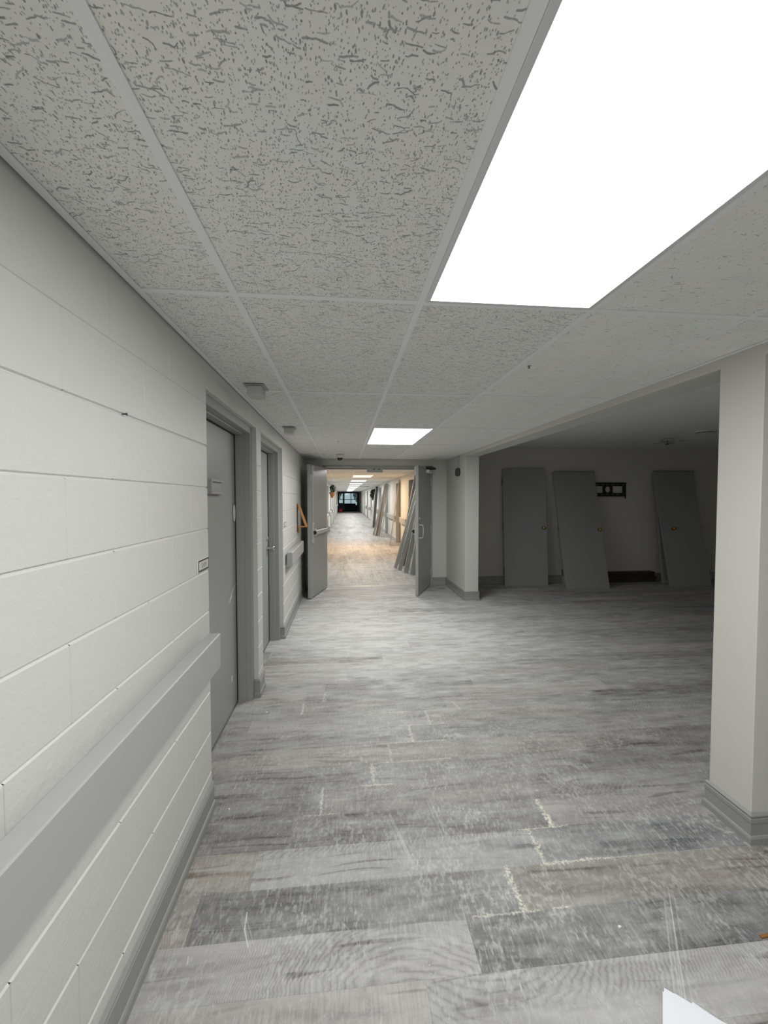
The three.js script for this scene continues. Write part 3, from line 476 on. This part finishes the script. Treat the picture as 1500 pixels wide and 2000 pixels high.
function numberSign(label, text, za, zb, y0, y1) {
  const t = thing('room_sign', label, 'sign', [XL, (y0 + y1) / 2, (za + zb) / 2]), w = Math.abs(zb - za) / 2, h = (y1 - y0) / 2;
  part('backing', rbox(0.0005, 0.006, -h, h, -w, w, 0.0015), M.white, t);
  const c = newCanvas(512, 200), x = c.getContext('2d'); x.fillStyle = '#2e302f'; x.fillRect(0, 0, 512, 200); x.fillStyle = '#cfd0cc'; x.fillRect(26, 26, 460, 148);
  if (text) { x.fillStyle = '#33363a'; x.font = 'bold 104px sans-serif'; x.textAlign = 'center'; x.textBaseline = 'middle'; text.split('').forEach((q, i) => x.fillText(q, 180 + i * 86, 102)); }
  const g = new THREE.PlaneGeometry(2 * w - 0.006, 2 * h - 0.004); g.rotateY(Math.PI / 2); g.translate(0.0072, 0, 0);
  part('number_plate', mergeGeometries([g]), new THREE.MeshStandardMaterial({ map: canvasTex(c), roughness: 0.35 }), t);
  return t;
}
numberSign('small white room number sign with dark border reading 209, beside first side door', '209', -2.035, -1.89, 1.186, 1.242);
numberSign('tiny dark bordered room sign on the block wall past the second side door', '', -4.70, -4.55, 1.20, 1.258);
{ // fold-out bracket
  const t = thing('folding_bracket', 'orange brown triangular folding bracket on the left wall beside the open double door', 'bracket', [XL, 1.05, -5.83]);
  part('back_plate', rbox(0.0005, 0.012, 0, 0.39, -0.03, 0.03, 0.002), mat(0.10, 0.05, 0.03, 0.5), t);
  const arm = (a, b, w, d) => { const A = new THREE.Vector3(...a), B = new THREE.Vector3(...b), g = new RoundedBoxGeometry(w, A.distanceTo(B), d, 1, 0.003); g.applyQuaternion(new THREE.Quaternion().setFromUnitVectors(new THREE.Vector3(0, 1, 0), B.clone().sub(A).normalize())); const m = A.add(B).multiplyScalar(0.5); g.translate(m.x, m.y, m.z); return g; };
  part('slanted_arm', arm([0.022, 0.375, 0], [0.125, 0.085, 0], 0.030, 0.05), M.orange, t);
  part('lower_arm', arm([0.012, 0.07, 0], [0.135, 0.07, 0], 0.018, 0.045), M.orange, t);
  part('pivot', cyl(0.013, 0.013, 0.07, 14).rotateX(Math.PI / 2).translate(0.128, 0.078, 0), M.orange, t); part('pivot', cyl(0.009, 0.009, 0.06, 12).rotateX(Math.PI / 2).translate(0.02, 0.375, 0), M.orange, t);
  part('foot', rbox(0.0122, 0.03, -0.02, 0.06, -0.02, 0.02, 0.003), M.wood, t);
}
{ const t = thing('wall_nail', 'tiny dark nail sticking out of a joint high on the block wall', 'nail', [XL, 1.771, -1.30]); part('shaft', cyl(0.0022, 0.0022, 0.012, 8).rotateZ(Math.PI / 2).translate(0.004, 0, 0), M.darkgrey, t); part('head', cyl(0.0045, 0.0045, 0.002, 10).rotateZ(Math.PI / 2).translate(0.011, 0, 0), M.darkgrey, t); }

// ------------------------------------------------------------------ things on the ceiling
function ceilingBox(label, x, z) {
  const t = thing('ceiling_box', label, 'ceiling box', [x, H, z], 'boxes hanging from the corridor ceiling');
  part('mounting_plate', rbox(-0.058, 0.058, -0.006, -0.0005, -0.075, 0.075, 0.002), M.rail, t);
  part('housing', rbox(-0.042, 0.042, -0.062, -0.006, -0.06, 0.06, 0.004, 2), mat(0.62, 0.63, 0.6, 0.5), t);
}
ceilingBox('small pale box under the ceiling above the first side door', -0.513, -2.52);
ceilingBox('small pale box under the ceiling above the second side door', -0.505, -3.95);
{
  const t = thing('dome_camera', 'small white dome camera under the ceiling before the double doors', 'camera', [-0.055, H, -6.31]);
  part('collar', new THREE.LatheGeometry([[0.0001, -0.0006], [0.062, -0.0006], [0.062, -0.012], [0.055, -0.04], [0.044, -0.05], [0.0001, -0.05]].map((p) => new THREE.Vector2(...p)), 28), M.white, t);
  part('dome', new THREE.SphereGeometry(0.042, 24, 12, 0, Math.PI * 2, Math.PI / 2, Math.PI / 2).translate(0, -0.05, 0), mat(0.012, 0.012, 0.014, 0.1), t);
}
for (const [x, z, l] of [[-0.06, -4.83, 'tiny sprinkler head on the ceiling left of the second light panel'], [0.925, -2.0, 'tiny dark sprinkler head on the ceiling near the large light panel']]) {
  const t = thing('sprinkler_head', l, 'sprinkler', [x, H + 0.003, z]); t.scale.setScalar(0.6);
  part('plate', cyl(0.014, 0.016, 0.003, 16).translate(0, -0.002, 0), M.alu, t); part('nozzle', [cyl(0.005, 0.006, 0.016, 10).translate(0, -0.011, 0), cyl(0.010, 0.010, 0.0015, 14).translate(0, -0.02, 0)], mat(0.2, 0.17, 0.14, 0.4, 0.5), t);
}
{ // alcove ceiling
  const t = thing('ceiling_fitting', 'bare ceiling fitting with splayed arms on the dark alcove ceiling', 'ceiling fitting', [5.0, H2, -5.95]);
  part('canopy', new THREE.LatheGeometry([[0.0001, -0.0006], [0.075, -0.0006], [0.06, -0.02], [0.03, -0.028], [0.0001, -0.028]].map((p) => new THREE.Vector2(...p)), 24), M.white, t);
  part('stem', [cyl(0.008, 0.008, 0.05, 10).translate(0, -0.05, 0), cyl(0.03, 0.02, 0.018, 16).translate(0, -0.08, 0)], M.darkgrey, t);
  for (let k = 0; k < 4; k++) part('arm', rbox(0.02, 0.24, -0.055, -0.048, -0.022, 0.022, 0.002).rotateY(k * Math.PI / 2 + 0.5), M.rail, t);
  const v = thing('ceiling_vent', 'round white ceiling vent on the dark alcove ceiling, beside the pillar', 'vent', [4.93, H2, -5.2]);
  part('ring', new THREE.LatheGeometry([[0.07, -0.0006], [0.14, -0.0006], [0.145, -0.008], [0.12, -0.02], [0.09, -0.012]].map((p) => new THREE.Vector2(...p)), 36), M.white, v);
  part('disc', new THREE.LatheGeometry([[0.0001, -0.012], [0.07, -0.014], [0.105, -0.034], [0.1, -0.038], [0.0001, -0.042]].map((p) => new THREE.Vector2(...p)), 36), M.white, v);
  part('neck', cyl(0.03, 0.03, 0.014, 16).translate(0, -0.0078, 0), M.black, v);
}
// ------------------------------------------------------------------ wall stub: sounder and its conduit
{
  const t = thing('wall_sounder', 'dark two-lobed alarm sounder with conduit on the grey wall right of the double doors', 'alarm', [XR, 1.92, -6.27]); t.scale.setScalar(0.8);
  for (const dz of [-0.055, 0.055]) part('horn', new THREE.LatheGeometry([[0.0001, 0.0], [0.055, 0.0], [0.062, 0.03], [0.05, 0.045], [0.0001, 0.036]].map((p) => new THREE.Vector2(...p)), 22).rotateZ(Math.PI / 2).scale(1, 1.35, 0.95).translate(-0.001, 0, dz), M.darkgrey, t);
  part('conduit', tube([[-0.009, 0.075, 0.01], [-0.009, 0.16, 0.01], [-0.009, (H - 1.921) / 0.8, 0.01]], 0.009, 8, 8), M.rail, t);
}

// ------------------------------------------------------------------ alcove: loose doors leaning on the back wall, mount, boards
function looseDoor(label, x, zb, zt, w, hgt, o = {}) {
  // bottom front edge at z = zb, top back edge resting on the wall plane zt
  const th = 0.042, dz = zb - th - zt, a = Math.asin(Math.max(-1, Math.min(1, dz / hgt)));
  const t = thing('leaning_door', label, 'loose door', [x, 0.001, zb], 'loose doors leaning in the alcove'); t.rotation.set(-a, o.turn || 0, 0, 'YXZ');
  part('door_leaf', rbox(0, w, 0, hgt, -th, 0, 0.002), M.loose, t);
  if (o.knob !== undefined) {
    const k = part('knob_rose', cyl(0.03, 0.031, 0.008, 22).rotateX(Math.PI / 2).translate(o.knob, 1.0, 0.004), M.brass, t);
    part('knob', new THREE.LatheGeometry([[0.0001, 0.055], [0.018, 0.052], [0.026, 0.04], [0.022, 0.026], [0.010, 0.018], [0.010, 0.006], [0.0001, 0.006]].map((p) => new THREE.Vector2(...p)), 20).rotateX(Math.PI / 2).translate(o.knob, 1.0, 0), M.brass, k);
    if (o.latch) part('latch_plate', rbox(w + 0.0001, w + 0.002, 0.93, 1.06, -th + 0.008, -0.008, 0.0008), M.brass, t);
    if (o.bolt) part('second_rose', [cyl(0.022, 0.024, 0.012, 18).rotateX(Math.PI / 2).translate(o.knob + 0.075, 1.005, 0.006)], M.chrome, t);
  }
  if (o.hinge) for (const y of [0.25, 1.02, 1.80]) part('hinge', [rbox(o.hinge * w - (o.hinge ? -0.0002 : 0.004), o.hinge * w + (o.hinge ? 0.006 : -0.0002), y - 0.05, y + 0.05, -th + 0.004, 0, 0.001)], M.darkgrey, t);
  if (o.hingeL) for (const y of [0.25, 1.02, 1.80]) part('hinge', rbox(-0.016, -0.0002, y - 0.05, y + 0.05, -0.008, 0.004, 0.001), M.darkgrey, t);
  return t;
}
looseDoor('grey loose door with brass knob standing nearly upright, leftmost in the alcove', 2.757, -6.80, ZE, 0.757, 2.035, { knob: 0.695, latch: 1, hingeL: 1, turn: -0.07 });
looseDoor('grey loose door with brass knob, leaning steeply left of the black wall mount', 3.668, -6.43, ZE + 0.05, 0.752, 2.035, { knob: 0.70, latch: 1, turn: -0.012 });
looseDoor('grey loose door mostly hidden behind the middle leaning door', 3.715, -6.60, ZE, 0.752, 2.03, { hingeL: 1, turn: -0.012 });
looseDoor('dark grey loose door with two knob plates, rightmost in the alcove beside pillar', 5.562, -6.47, ZE + 0.05, 0.752, 2.035, { knob: 0.20, bolt: 1, hinge: 1, turn: -0.02 });
looseDoor('dark grey loose door hidden behind the rightmost leaning door', 5.63, -6.72, ZE, 0.752, 2.03, { turn: -0.02 });
{ // flat screen mount
  const t = thing('screen_mount', 'black flat screen wall mount with slotted rails on the alcove back wall', 'wall mount', [4.755, 1.668, ZE]);
  const s = new THREE.Shape(), W = 0.352, Hh = 0.12; s.moveTo(-W, -Hh); s.lineTo(W, -Hh); s.lineTo(W, Hh); s.lineTo(-W, Hh); s.closePath();
  const hole = (x0, x1, y0, y1) => { const p = new THREE.Path(); p.moveTo(x0, y0); p.lineTo(x0, y1); p.lineTo(x1, y1); p.lineTo(x1, y0); p.closePath(); s.holes.push(p); };
  hole(-0.285, -0.095, -0.062, 0.062); hole(0.095, 0.285, -0.062, 0.062); const c = new THREE.Path(); c.absellipse(0, 0, 0.048, 0.056, 0, Math.PI * 2, true); s.holes.push(c);
  for (let k = -3; k <= 3; k++) { if (k === 3 || k === -3) { hole(k * 0.1 - 0.02, k * 0.1 + 0.02, 0.083, 0.091); hole(k * 0.1 - 0.02, k * 0.1 + 0.02, -0.091, -0.083); } else { hole(k * 0.1 - 0.035, k * 0.1 + 0.035, 0.083, 0.091); hole(k * 0.1 - 0.035, k * 0.1 + 0.035, -0.091, -0.083); } }
  part('mount_plate', new THREE.ExtrudeGeometry(s, { depth: 0.012, bevelEnabled: false, curveSegments: 20 }).translate(0, 0, 0.001), M.black, t);
  part('lip', [rbox(-W, W, Hh - 0.006, Hh + 0.006, 0.0131, 0.03, 0.001), rbox(-W, W, -Hh - 0.006, -Hh + 0.006, 0.0131, 0.03, 0.001), rbox(W - 0.012, W, -Hh - 0.05, -Hh - 0.0065, 0.002, 0.012, 0.001)], M.black, t);
}
[[4.09, 5.62, 0.0, 0.10, -6.93], [4.12, 5.60, 0.101, 0.18, -6.95]].forEach(([x0, x1, y0, y1, z], i) => {
  const t = thing('loose_board', i ? 'dark board lying on top of another along the alcove back wall' : 'dark board on the floor along the alcove back wall, underneath another', 'board', [(x0 + x1) / 2, y0 + 0.0005, z], 'dark boards along the alcove wall');
  part('board', rbox(-(x1 - x0) / 2, (x1 - x0) / 2, 0, y1 - y0, -0.06, 0.06, 0.003), mat(0.035, 0.026, 0.02, 0.6), t); part('cap_edge', rbox(-(x1 - x0) / 2, (x1 - x0) / 2, y1 - y0 - 0.03, y1 - y0 - 0.015, 0.0602, 0.068, 0.002), mat(0.05, 0.03, 0.018, 0.6), t);
});

// ------------------------------------------------------------------ far corridor: steel frame members leaning on the right wall
const CHAN = [[-0.07, 0], [0.07, 0], [0.07, 0.05], [0.064, 0.05], [0.064, 0.006], [0.012, 0.006], [0.012, 0.022], [-0.012, 0.022], [-0.012, 0.006], [-0.064, 0.006], [-0.064, 0.05], [-0.07, 0.05]];
function leaningMember(label, x, z, len, m, o = {}) {
  const t = thing('leaning_frame_member', label, 'frame member', [x, 0, z], o.group);
  const top = (o.reach ?? XR) - x, a = Math.asin(Math.min(0.8, top / len)), s = o.s ?? 1;
  const pr = CHAN.map(([u, v]) => [u * s, v * s]);
  part('channel', sweep(pr, [0, 0, 0], [0, len, 0], o.flat ? [1, 0, 0] : [0, 0, 1], o.flat ? [0, 0, -1] : [-1, 0, 0]), m, t);
  part('floor_clip', o.flat ? box(-0.05 * s, 0.05 * s, 0, 0.035, -0.03 * s, -0.006 * s) : box(-0.03 * s, -0.006 * s, 0, 0.035, -0.03 * s, 0.03 * s), M.alu, t);
  t.rotation.order = 'YZX'; t.rotation.z = -a; t.rotation.y = o.turn || 0; t.position.y = (o.flat ? 0.071 : 0.055) * s * Math.sin(a) + 0.0005; return t;
}
{
  const G1 = 'grey frame members leaning just beyond the double doors';
  const L = ['outermost grey frame member of the stack just beyond the double doors', 'second grey frame member of the stack just beyond the double doors', 'third grey frame member of the stack just beyond the double doors', 'fourth grey frame member of the stack just beyond the double doors', 'innermost grey frame member of the stack just beyond the double doors', 'added dark backing for the shade in the stack just beyond the double doors'];
  [[1.10, -8.72, 2.15, M.steel, 0.5, 1], [1.155, -8.45, 2.08, M.leaf2, 0.62, 1], [1.24, -8.15, 2.1, M.steel, 0.66, 1], [1.345, -7.97, 2.06, M.frameGrey, 0.72, 1], [1.47, -7.80, 2.0, M.steel, 0.8, 1], [1.30, -8.95, 2.12, M.frameDark, 1.5, 1]].forEach(([x, z, l, m, s, flat], i) => leaningMember(L[i], x, z, l, m, { s, flat, group: G1, turn: i > 4 ? 0.02 : 0.1 - i * 0.02, reach: XR - 0.04 - (flat ? 0.06 : 0) }));  // wide last entry is added, dark for the shadow between the members
  leaningMember('single pale frame member leaning before a dark doorway in the far corridor', 1.47, -12.95, 2.12, M.rail, { s: 0.62, reach: XR - 0.012 });
  const G2 = 'frame members leaning further along the far corridor';
  const L2 = ['outermost brownish frame member of the middle leaning group', 'second brownish frame member of the middle leaning group', 'third brownish frame member of the middle leaning group', 'innermost pale frame member of the middle leaning group'];
  [[1.20, -16.6, 2.1, M.frameBrown, 1], [1.29, -16.3, 2.1, M.frameDark, 1], [1.37, -16.12, 2.1, M.frameBrown, 1], [1.46, -15.9, 2.05, M.rail, 0]].forEach(([x, z, l, m, flat], i) => leaningMember(L2[i], x, z, l, m, { s: 0.58, flat, group: G2, reach: XR - 0.03 - (flat ? 0.06 : 0) }));
  leaningMember('white edged frame member, outer of the two farthest leaning ones', 1.36, -21.1, 2.1, M.white, { s: 0.8, flat: 1, group: G2, reach: XR - 0.09 }); leaningMember('dark frame member, inner of the two farthest leaning ones', 1.52, -20.95, 2.1, M.darkgrey, { s: 0.9, flat: 1, group: G2, reach: XR - 0.09 });
}
// handrails of the far corridor
{
  const R = [[-12.6, -11.35, 'first'], [-16.35, -14.1, 'second'], [-19.25, -17.75, 'third'], [-25.85, -20.75, 'fourth'], [-30.1, -27.35, 'fifth'], [-35.1, -31.65, 'sixth']];
  for (const [a, b, o] of R) handrail(`grey bumper rail on the far corridor right wall, ${o} past the double doors`, XR, -1, a, b, 0.76, 2, 'bumper rails of the far corridor right wall');
  const Lr = [[-15.85, -13.55, 'first'], [-20.05, -17.35, 'second'], [-24.05, -21.55, 'third'], [-28.25, -25.55, 'fourth'], [-32.45, -29.75, 'fifth'], [-36.65, -33.95, 'sixth'], [-40.85, -38.15, 'seventh']];
  for (const [a, b, o] of Lr) handrail(`grey bumper rail on the far corridor left wall, ${o} past the double doors`, XL, 1, a, b, 0.76, 2, 'bumper rails of the far corridor left wall');
}
// hanging greenery
function foliage(n, r, seed, size, sy = 1) {
  const q = rng(seed), pos = []; for (let i = 0; i < n; i++) { const u = q() * 6.28, v = Math.acos(2 * q() - 1), d = r * Math.cbrt(q()), c = [Math.sin(v) * Math.cos(u) * d * 0.7, Math.cos(v) * d * sy, Math.sin(v) * Math.sin(u) * d], a = new THREE.Vector3(q() - 0.5, q() - 0.5, q() - 0.5).normalize(), b = new THREE.Vector3(q() - 0.5, q() - 0.5, q() - 0.5).cross(a).normalize(); const s = size * (0.6 + q() * 0.8);
    const P = (x, y) => [c[0] + a.x * x * s + b.x * y * s, c[1] + a.y * x * s + b.y * y * s, c[2] + a.z * x * s + b.z * y * s]; const A = P(-1, 0), B = P(0, 0.45), C = P(1, 0), D = P(0, -0.45); pos.push(...A, ...B, ...C, ...A, ...C, ...D); }
  const g = new THREE.BufferGeometry(); g.setAttribute('position', new THREE.Float32BufferAttribute(pos, 3)); g.setAttribute('uv', new THREE.Float32BufferAttribute(new Float32Array(pos.length / 3 * 2), 2)); g.computeVertexNormals(); return g;
}
{
  const leafM = mat(0.035, 0.075, 0.025, 0.7, 0, { side: THREE.DoubleSide }), darkM = mat(0.008, 0.010, 0.008, 0.8, 0, { side: THREE.DoubleSide });
  const t = thing('hanging_basket', 'terracotta wall basket with green leaves and white flowers on the far left wall', 'plant', [XL + 0.13, 1.72, -18.6]);
  part('pot', new THREE.LatheGeometry([[0.0001, -0.2], [0.04, -0.2], [0.09, -0.1], [0.115, 0.05], [0.125, 0.06], [0.115, 0.06], [0.0001, 0.04]].map((p) => new THREE.Vector2(...p)), 22), mat(0.42, 0.16, 0.055, 0.8), t);
  part('wall_hook', rbox(-0.13, -0.08, 0.0, 0.03, -0.012, 0.012, 0.003), M.darkgrey, t);
  part('foliage', foliage(170, 0.2, 5, 0.05).translate(0.03, 0.2, 0), leafM, t); part('flowers', foliage(46, 0.24, 6, 0.028).translate(0.04, 0.2, 0), mat(0.75, 0.72, 0.65, 0.7, 0, { side: THREE.DoubleSide }), t).userData.kind = 'stuff';
  const w = thing('wall_wreath', 'black leafy wreath hanging high on the far right wall', 'wreath', [XR - 0.10, 1.68, -23.2]);
  part('ring', new THREE.TorusGeometry(0.16, 0.02, 8, 24).rotateY(Math.PI / 2), darkM, w); part('foliage', foliage(260, 0.30, 8, 0.075, 1.1), darkM, w); part('hanger', rbox(0.02, 0.0995, 0.15, 0.17, -0.008, 0.008, 0.002), M.darkgrey, w);
}
// notice boards near the end
for (const [x, s, z, l] of [[XL, 1, -34.8, 'brown wooden notice board high on the far left wall'], [XR, -1, -43.2, 'brown wooden notice board near the end of the far right wall']]) {
  const t = thing('notice_board', l, 'notice board', [x, 1.5, z]);
  part('board', rbox(s * 0.001, s * 0.02, -0.55, 0.5, -0.6, 0.6, 0.002), mat(0.30, 0.16, 0.05, 0.7), t); part('frame', [rbox(s * 0.0202, s * 0.032, 0.47, 0.5, -0.6, 0.6, 0.002), rbox(s * 0.0202, s * 0.032, -0.55, -0.52, -0.6, 0.6, 0.002), rbox(s * 0.0202, s * 0.032, -0.52, 0.47, -0.6, -0.57, 0.002), rbox(s * 0.0202, s * 0.032, -0.52, 0.47, 0.57, 0.6, 0.002)], M.wood, t);
}
// seating before the end window
{
  const dark = mat(0.012, 0.013, 0.017, 0.75);
  const t = thing('sofa', 'dark sofa under the window at the far end of the corridor', 'sofa', [0.55, 0, -46.9]);
  part('seat', rbox(-0.8, 0.8, 0.12, 0.42, -0.35, 0.40, 0.05, 3), dark, t); part('backrest', rbox(-0.8, 0.8, 0.42, 0.88, -0.36, -0.14, 0.05, 3), dark, t);
  for (const s of [-1, 1]) part('armrest', rbox(s * 0.80, s * 0.98, 0.12, 0.62, -0.36, 0.40, 0.04, 3), dark, t);
  for (const [x, z] of [[-0.85, -0.3], [0.85, -0.3], [-0.85, 0.33], [0.85, 0.33]]) part('leg', cyl(0.025, 0.02, 0.12, 10).translate(x, 0.06, z), M.black, t);
  const c = thing('armchair', 'dark bluish armchair at the left of the far end window', 'armchair', [-0.27, 0, -45.6]); const blue = mat(0.03, 0.045, 0.07, 0.7);
  part('seat', rbox(-0.28, 0.28, 0.15, 0.44, -0.3, 0.3, 0.04, 3), blue, c); part('backrest', rbox(-0.28, 0.28, 0.44, 0.95, -0.32, -0.18, 0.04, 3), blue, c); for (const s of [-1, 1]) part('armrest', rbox(s * 0.28, s * 0.35, 0.15, 0.62, -0.32, 0.3, 0.025, 2), blue, c);
  for (const [x, z] of [[-0.27, -0.25], [0.27, -0.25], [-0.27, 0.25], [0.27, 0.25]]) part('leg', cyl(0.02, 0.016, 0.15, 10).translate(x, 0.075, z), M.black, c);
  const b = thing('red_bag', 'small bright red bag on the floor at the far end', 'bag', [-0.36, 0.001, -44.4]);
  part('body', rbox(-0.2, 0.2, 0, 0.3, -0.13, 0.13, 0.07, 4), mat(0.5, 0.015, 0.04, 0.6), b); part('handle', new THREE.TorusGeometry(0.09, 0.012, 8, 18, Math.PI).translate(0, 0.29, 0), mat(0.35, 0.01, 0.03, 0.6), b);
}
// outside the end window
{
  const g = struct('ground_outside'); part('lawn', box(-14, 14, -0.4, -0.2, -75, ZEND - 0.25), mat(0.06, 0.09, 0.05, 0.9), g);
  const crownM = mat(0.05, 0.085, 0.075, 0.8, 0, { side: THREE.DoubleSide });
  [['broad dark tree outside the far window, left one', -1.6, -56, 1.9], ['dark tree outside the far window, right one', 2.6, -58, 2.0]].forEach(([l, x, z, s], i) => { const t = thing('tree', l, 'tree', [x, -0.2, z]); part('trunk', cyl(0.09, 0.16, 2.2, 10).translate(0, 1.1, 0), mat(0.08, 0.06, 0.045, 0.9), t); part('crown', foliage(700, s, 60 + i, 0.22, 0.8).translate(0, 2.4, 0), crownM, t); });
}

// ------------------------------------------------------------------ small things on the floor
{
  const r = rng(88), C = [[0.965, -1.1185], [0.9775, -1.1273], [0.9865, -1.1217], [1.0017, -1.1137], [1.011, -1.107], [1.0263, -1.094], [1.0401, -1.0926]];
  for (let i = 0; i < 7; i++) {
    const k = 6 - i, t = thing('paper_sheet', ['lowest white sheet of the fanned paper pile on the floor', 'white sheet next to the lowest in the fanned paper pile', 'third white sheet from the bottom of the fanned paper pile', 'middle white sheet of the fanned paper pile on the floor', 'third white sheet from the top of the fanned paper pile', 'white sheet just under the topmost of the fanned paper pile', 'topmost white sheet of the fanned paper pile on the floor'][i], 'paper', [C[k][0], 0.0008 + i * 0.0016, C[k][1]], 'fanned white paper sheets on the floor');
    const g = new THREE.PlaneGeometry(0.216, 0.279, 6, 8); g.rotateX(-Math.PI / 2); g.translate(0.108, 0, 0.1395); const p = g.attributes.position; for (let k = 0; k < p.count; k++) { const x = p.getX(k), z = p.getZ(k); p.setY(k, 0.0006 * Math.sin(x * 21 + i) * Math.sin(z * 13 + i * 2) + 0.0004); } g.computeVertexNormals();
    const b = g.clone().translate(0, -0.0004, 0), ix = b.index.array; for (let k = 0; k < ix.length; k += 3) { const q = ix[k]; ix[k] = ix[k + 1]; ix[k + 1] = q; } b.computeVertexNormals();
    part('sheet', [g, b], M.paper, t); t.rotation.y = [-0.69, -0.72, -0.75, -0.78, -0.81, -0.84, -0.86][k];
  }
  const scrap = (label, x, z, w, d, turn, m = M.white) => { const t = thing('paper_scrap', label, 'scrap', [x, 0.0006, z]); t.rotation.y = turn; const s = new THREE.Shape(); s.moveTo(-w, -d); s.lineTo(w * 0.8, -d * 0.7); s.lineTo(w, d * 0.4); s.lineTo(w * 0.2, d); s.lineTo(-w * 0.7, d * 0.6); s.closePath(); part('scrap', new THREE.ExtrudeGeometry(s, { depth: 0.004, bevelEnabled: true, bevelSize: 0.001, bevelThickness: 0.001, bevelSegments: 1 }).rotateX(-Math.PI / 2), m, t); };
  scrap('white paper scrap under the bottom edge of the left open door', -0.40, -6.37, 0.05, 0.02, 0.2); scrap('white scrap at the hinge corner of the left open door', -0.27, -6.86, 0.05, 0.025, 0.6);
  scrap('torn white strip in the gap below the left open door leaf', -0.36, -6.52, 0.06, 0.014, 1.1); scrap('crumpled white scrap against the left baseboard past the second side door', -0.57, -5.18, 0.045, 0.02, 0.3); scrap('tiny white chip beside the first side door frame', -0.55, -2.93, 0.006, 0.008, 0.5); scrap('tiny white chip at the left baseboard in the foreground', -0.585, -1.15, 0.006, 0.005, 0.1); scrap('tiny white chip on the floor by the end of the left baseboard', -0.565, -2.02, 0.004, 0.004, 0.9);
  scrap('white flake on the dark plank in the middle foreground', 0.965, -1.316, 0.006, 0.004, 0.2);
  const w = thing('wood_sliver', 'reddish brown wood sliver on the floor at the right picture edge', 'wood chip', [1.452, 0.0006, -1.239]); part('sliver', rbox(-0.024, 0.024, 0, 0.005, -0.005, 0.005, 0.0015).rotateY(0.1), M.wood, w);
}
renderer.render(scene, camera);
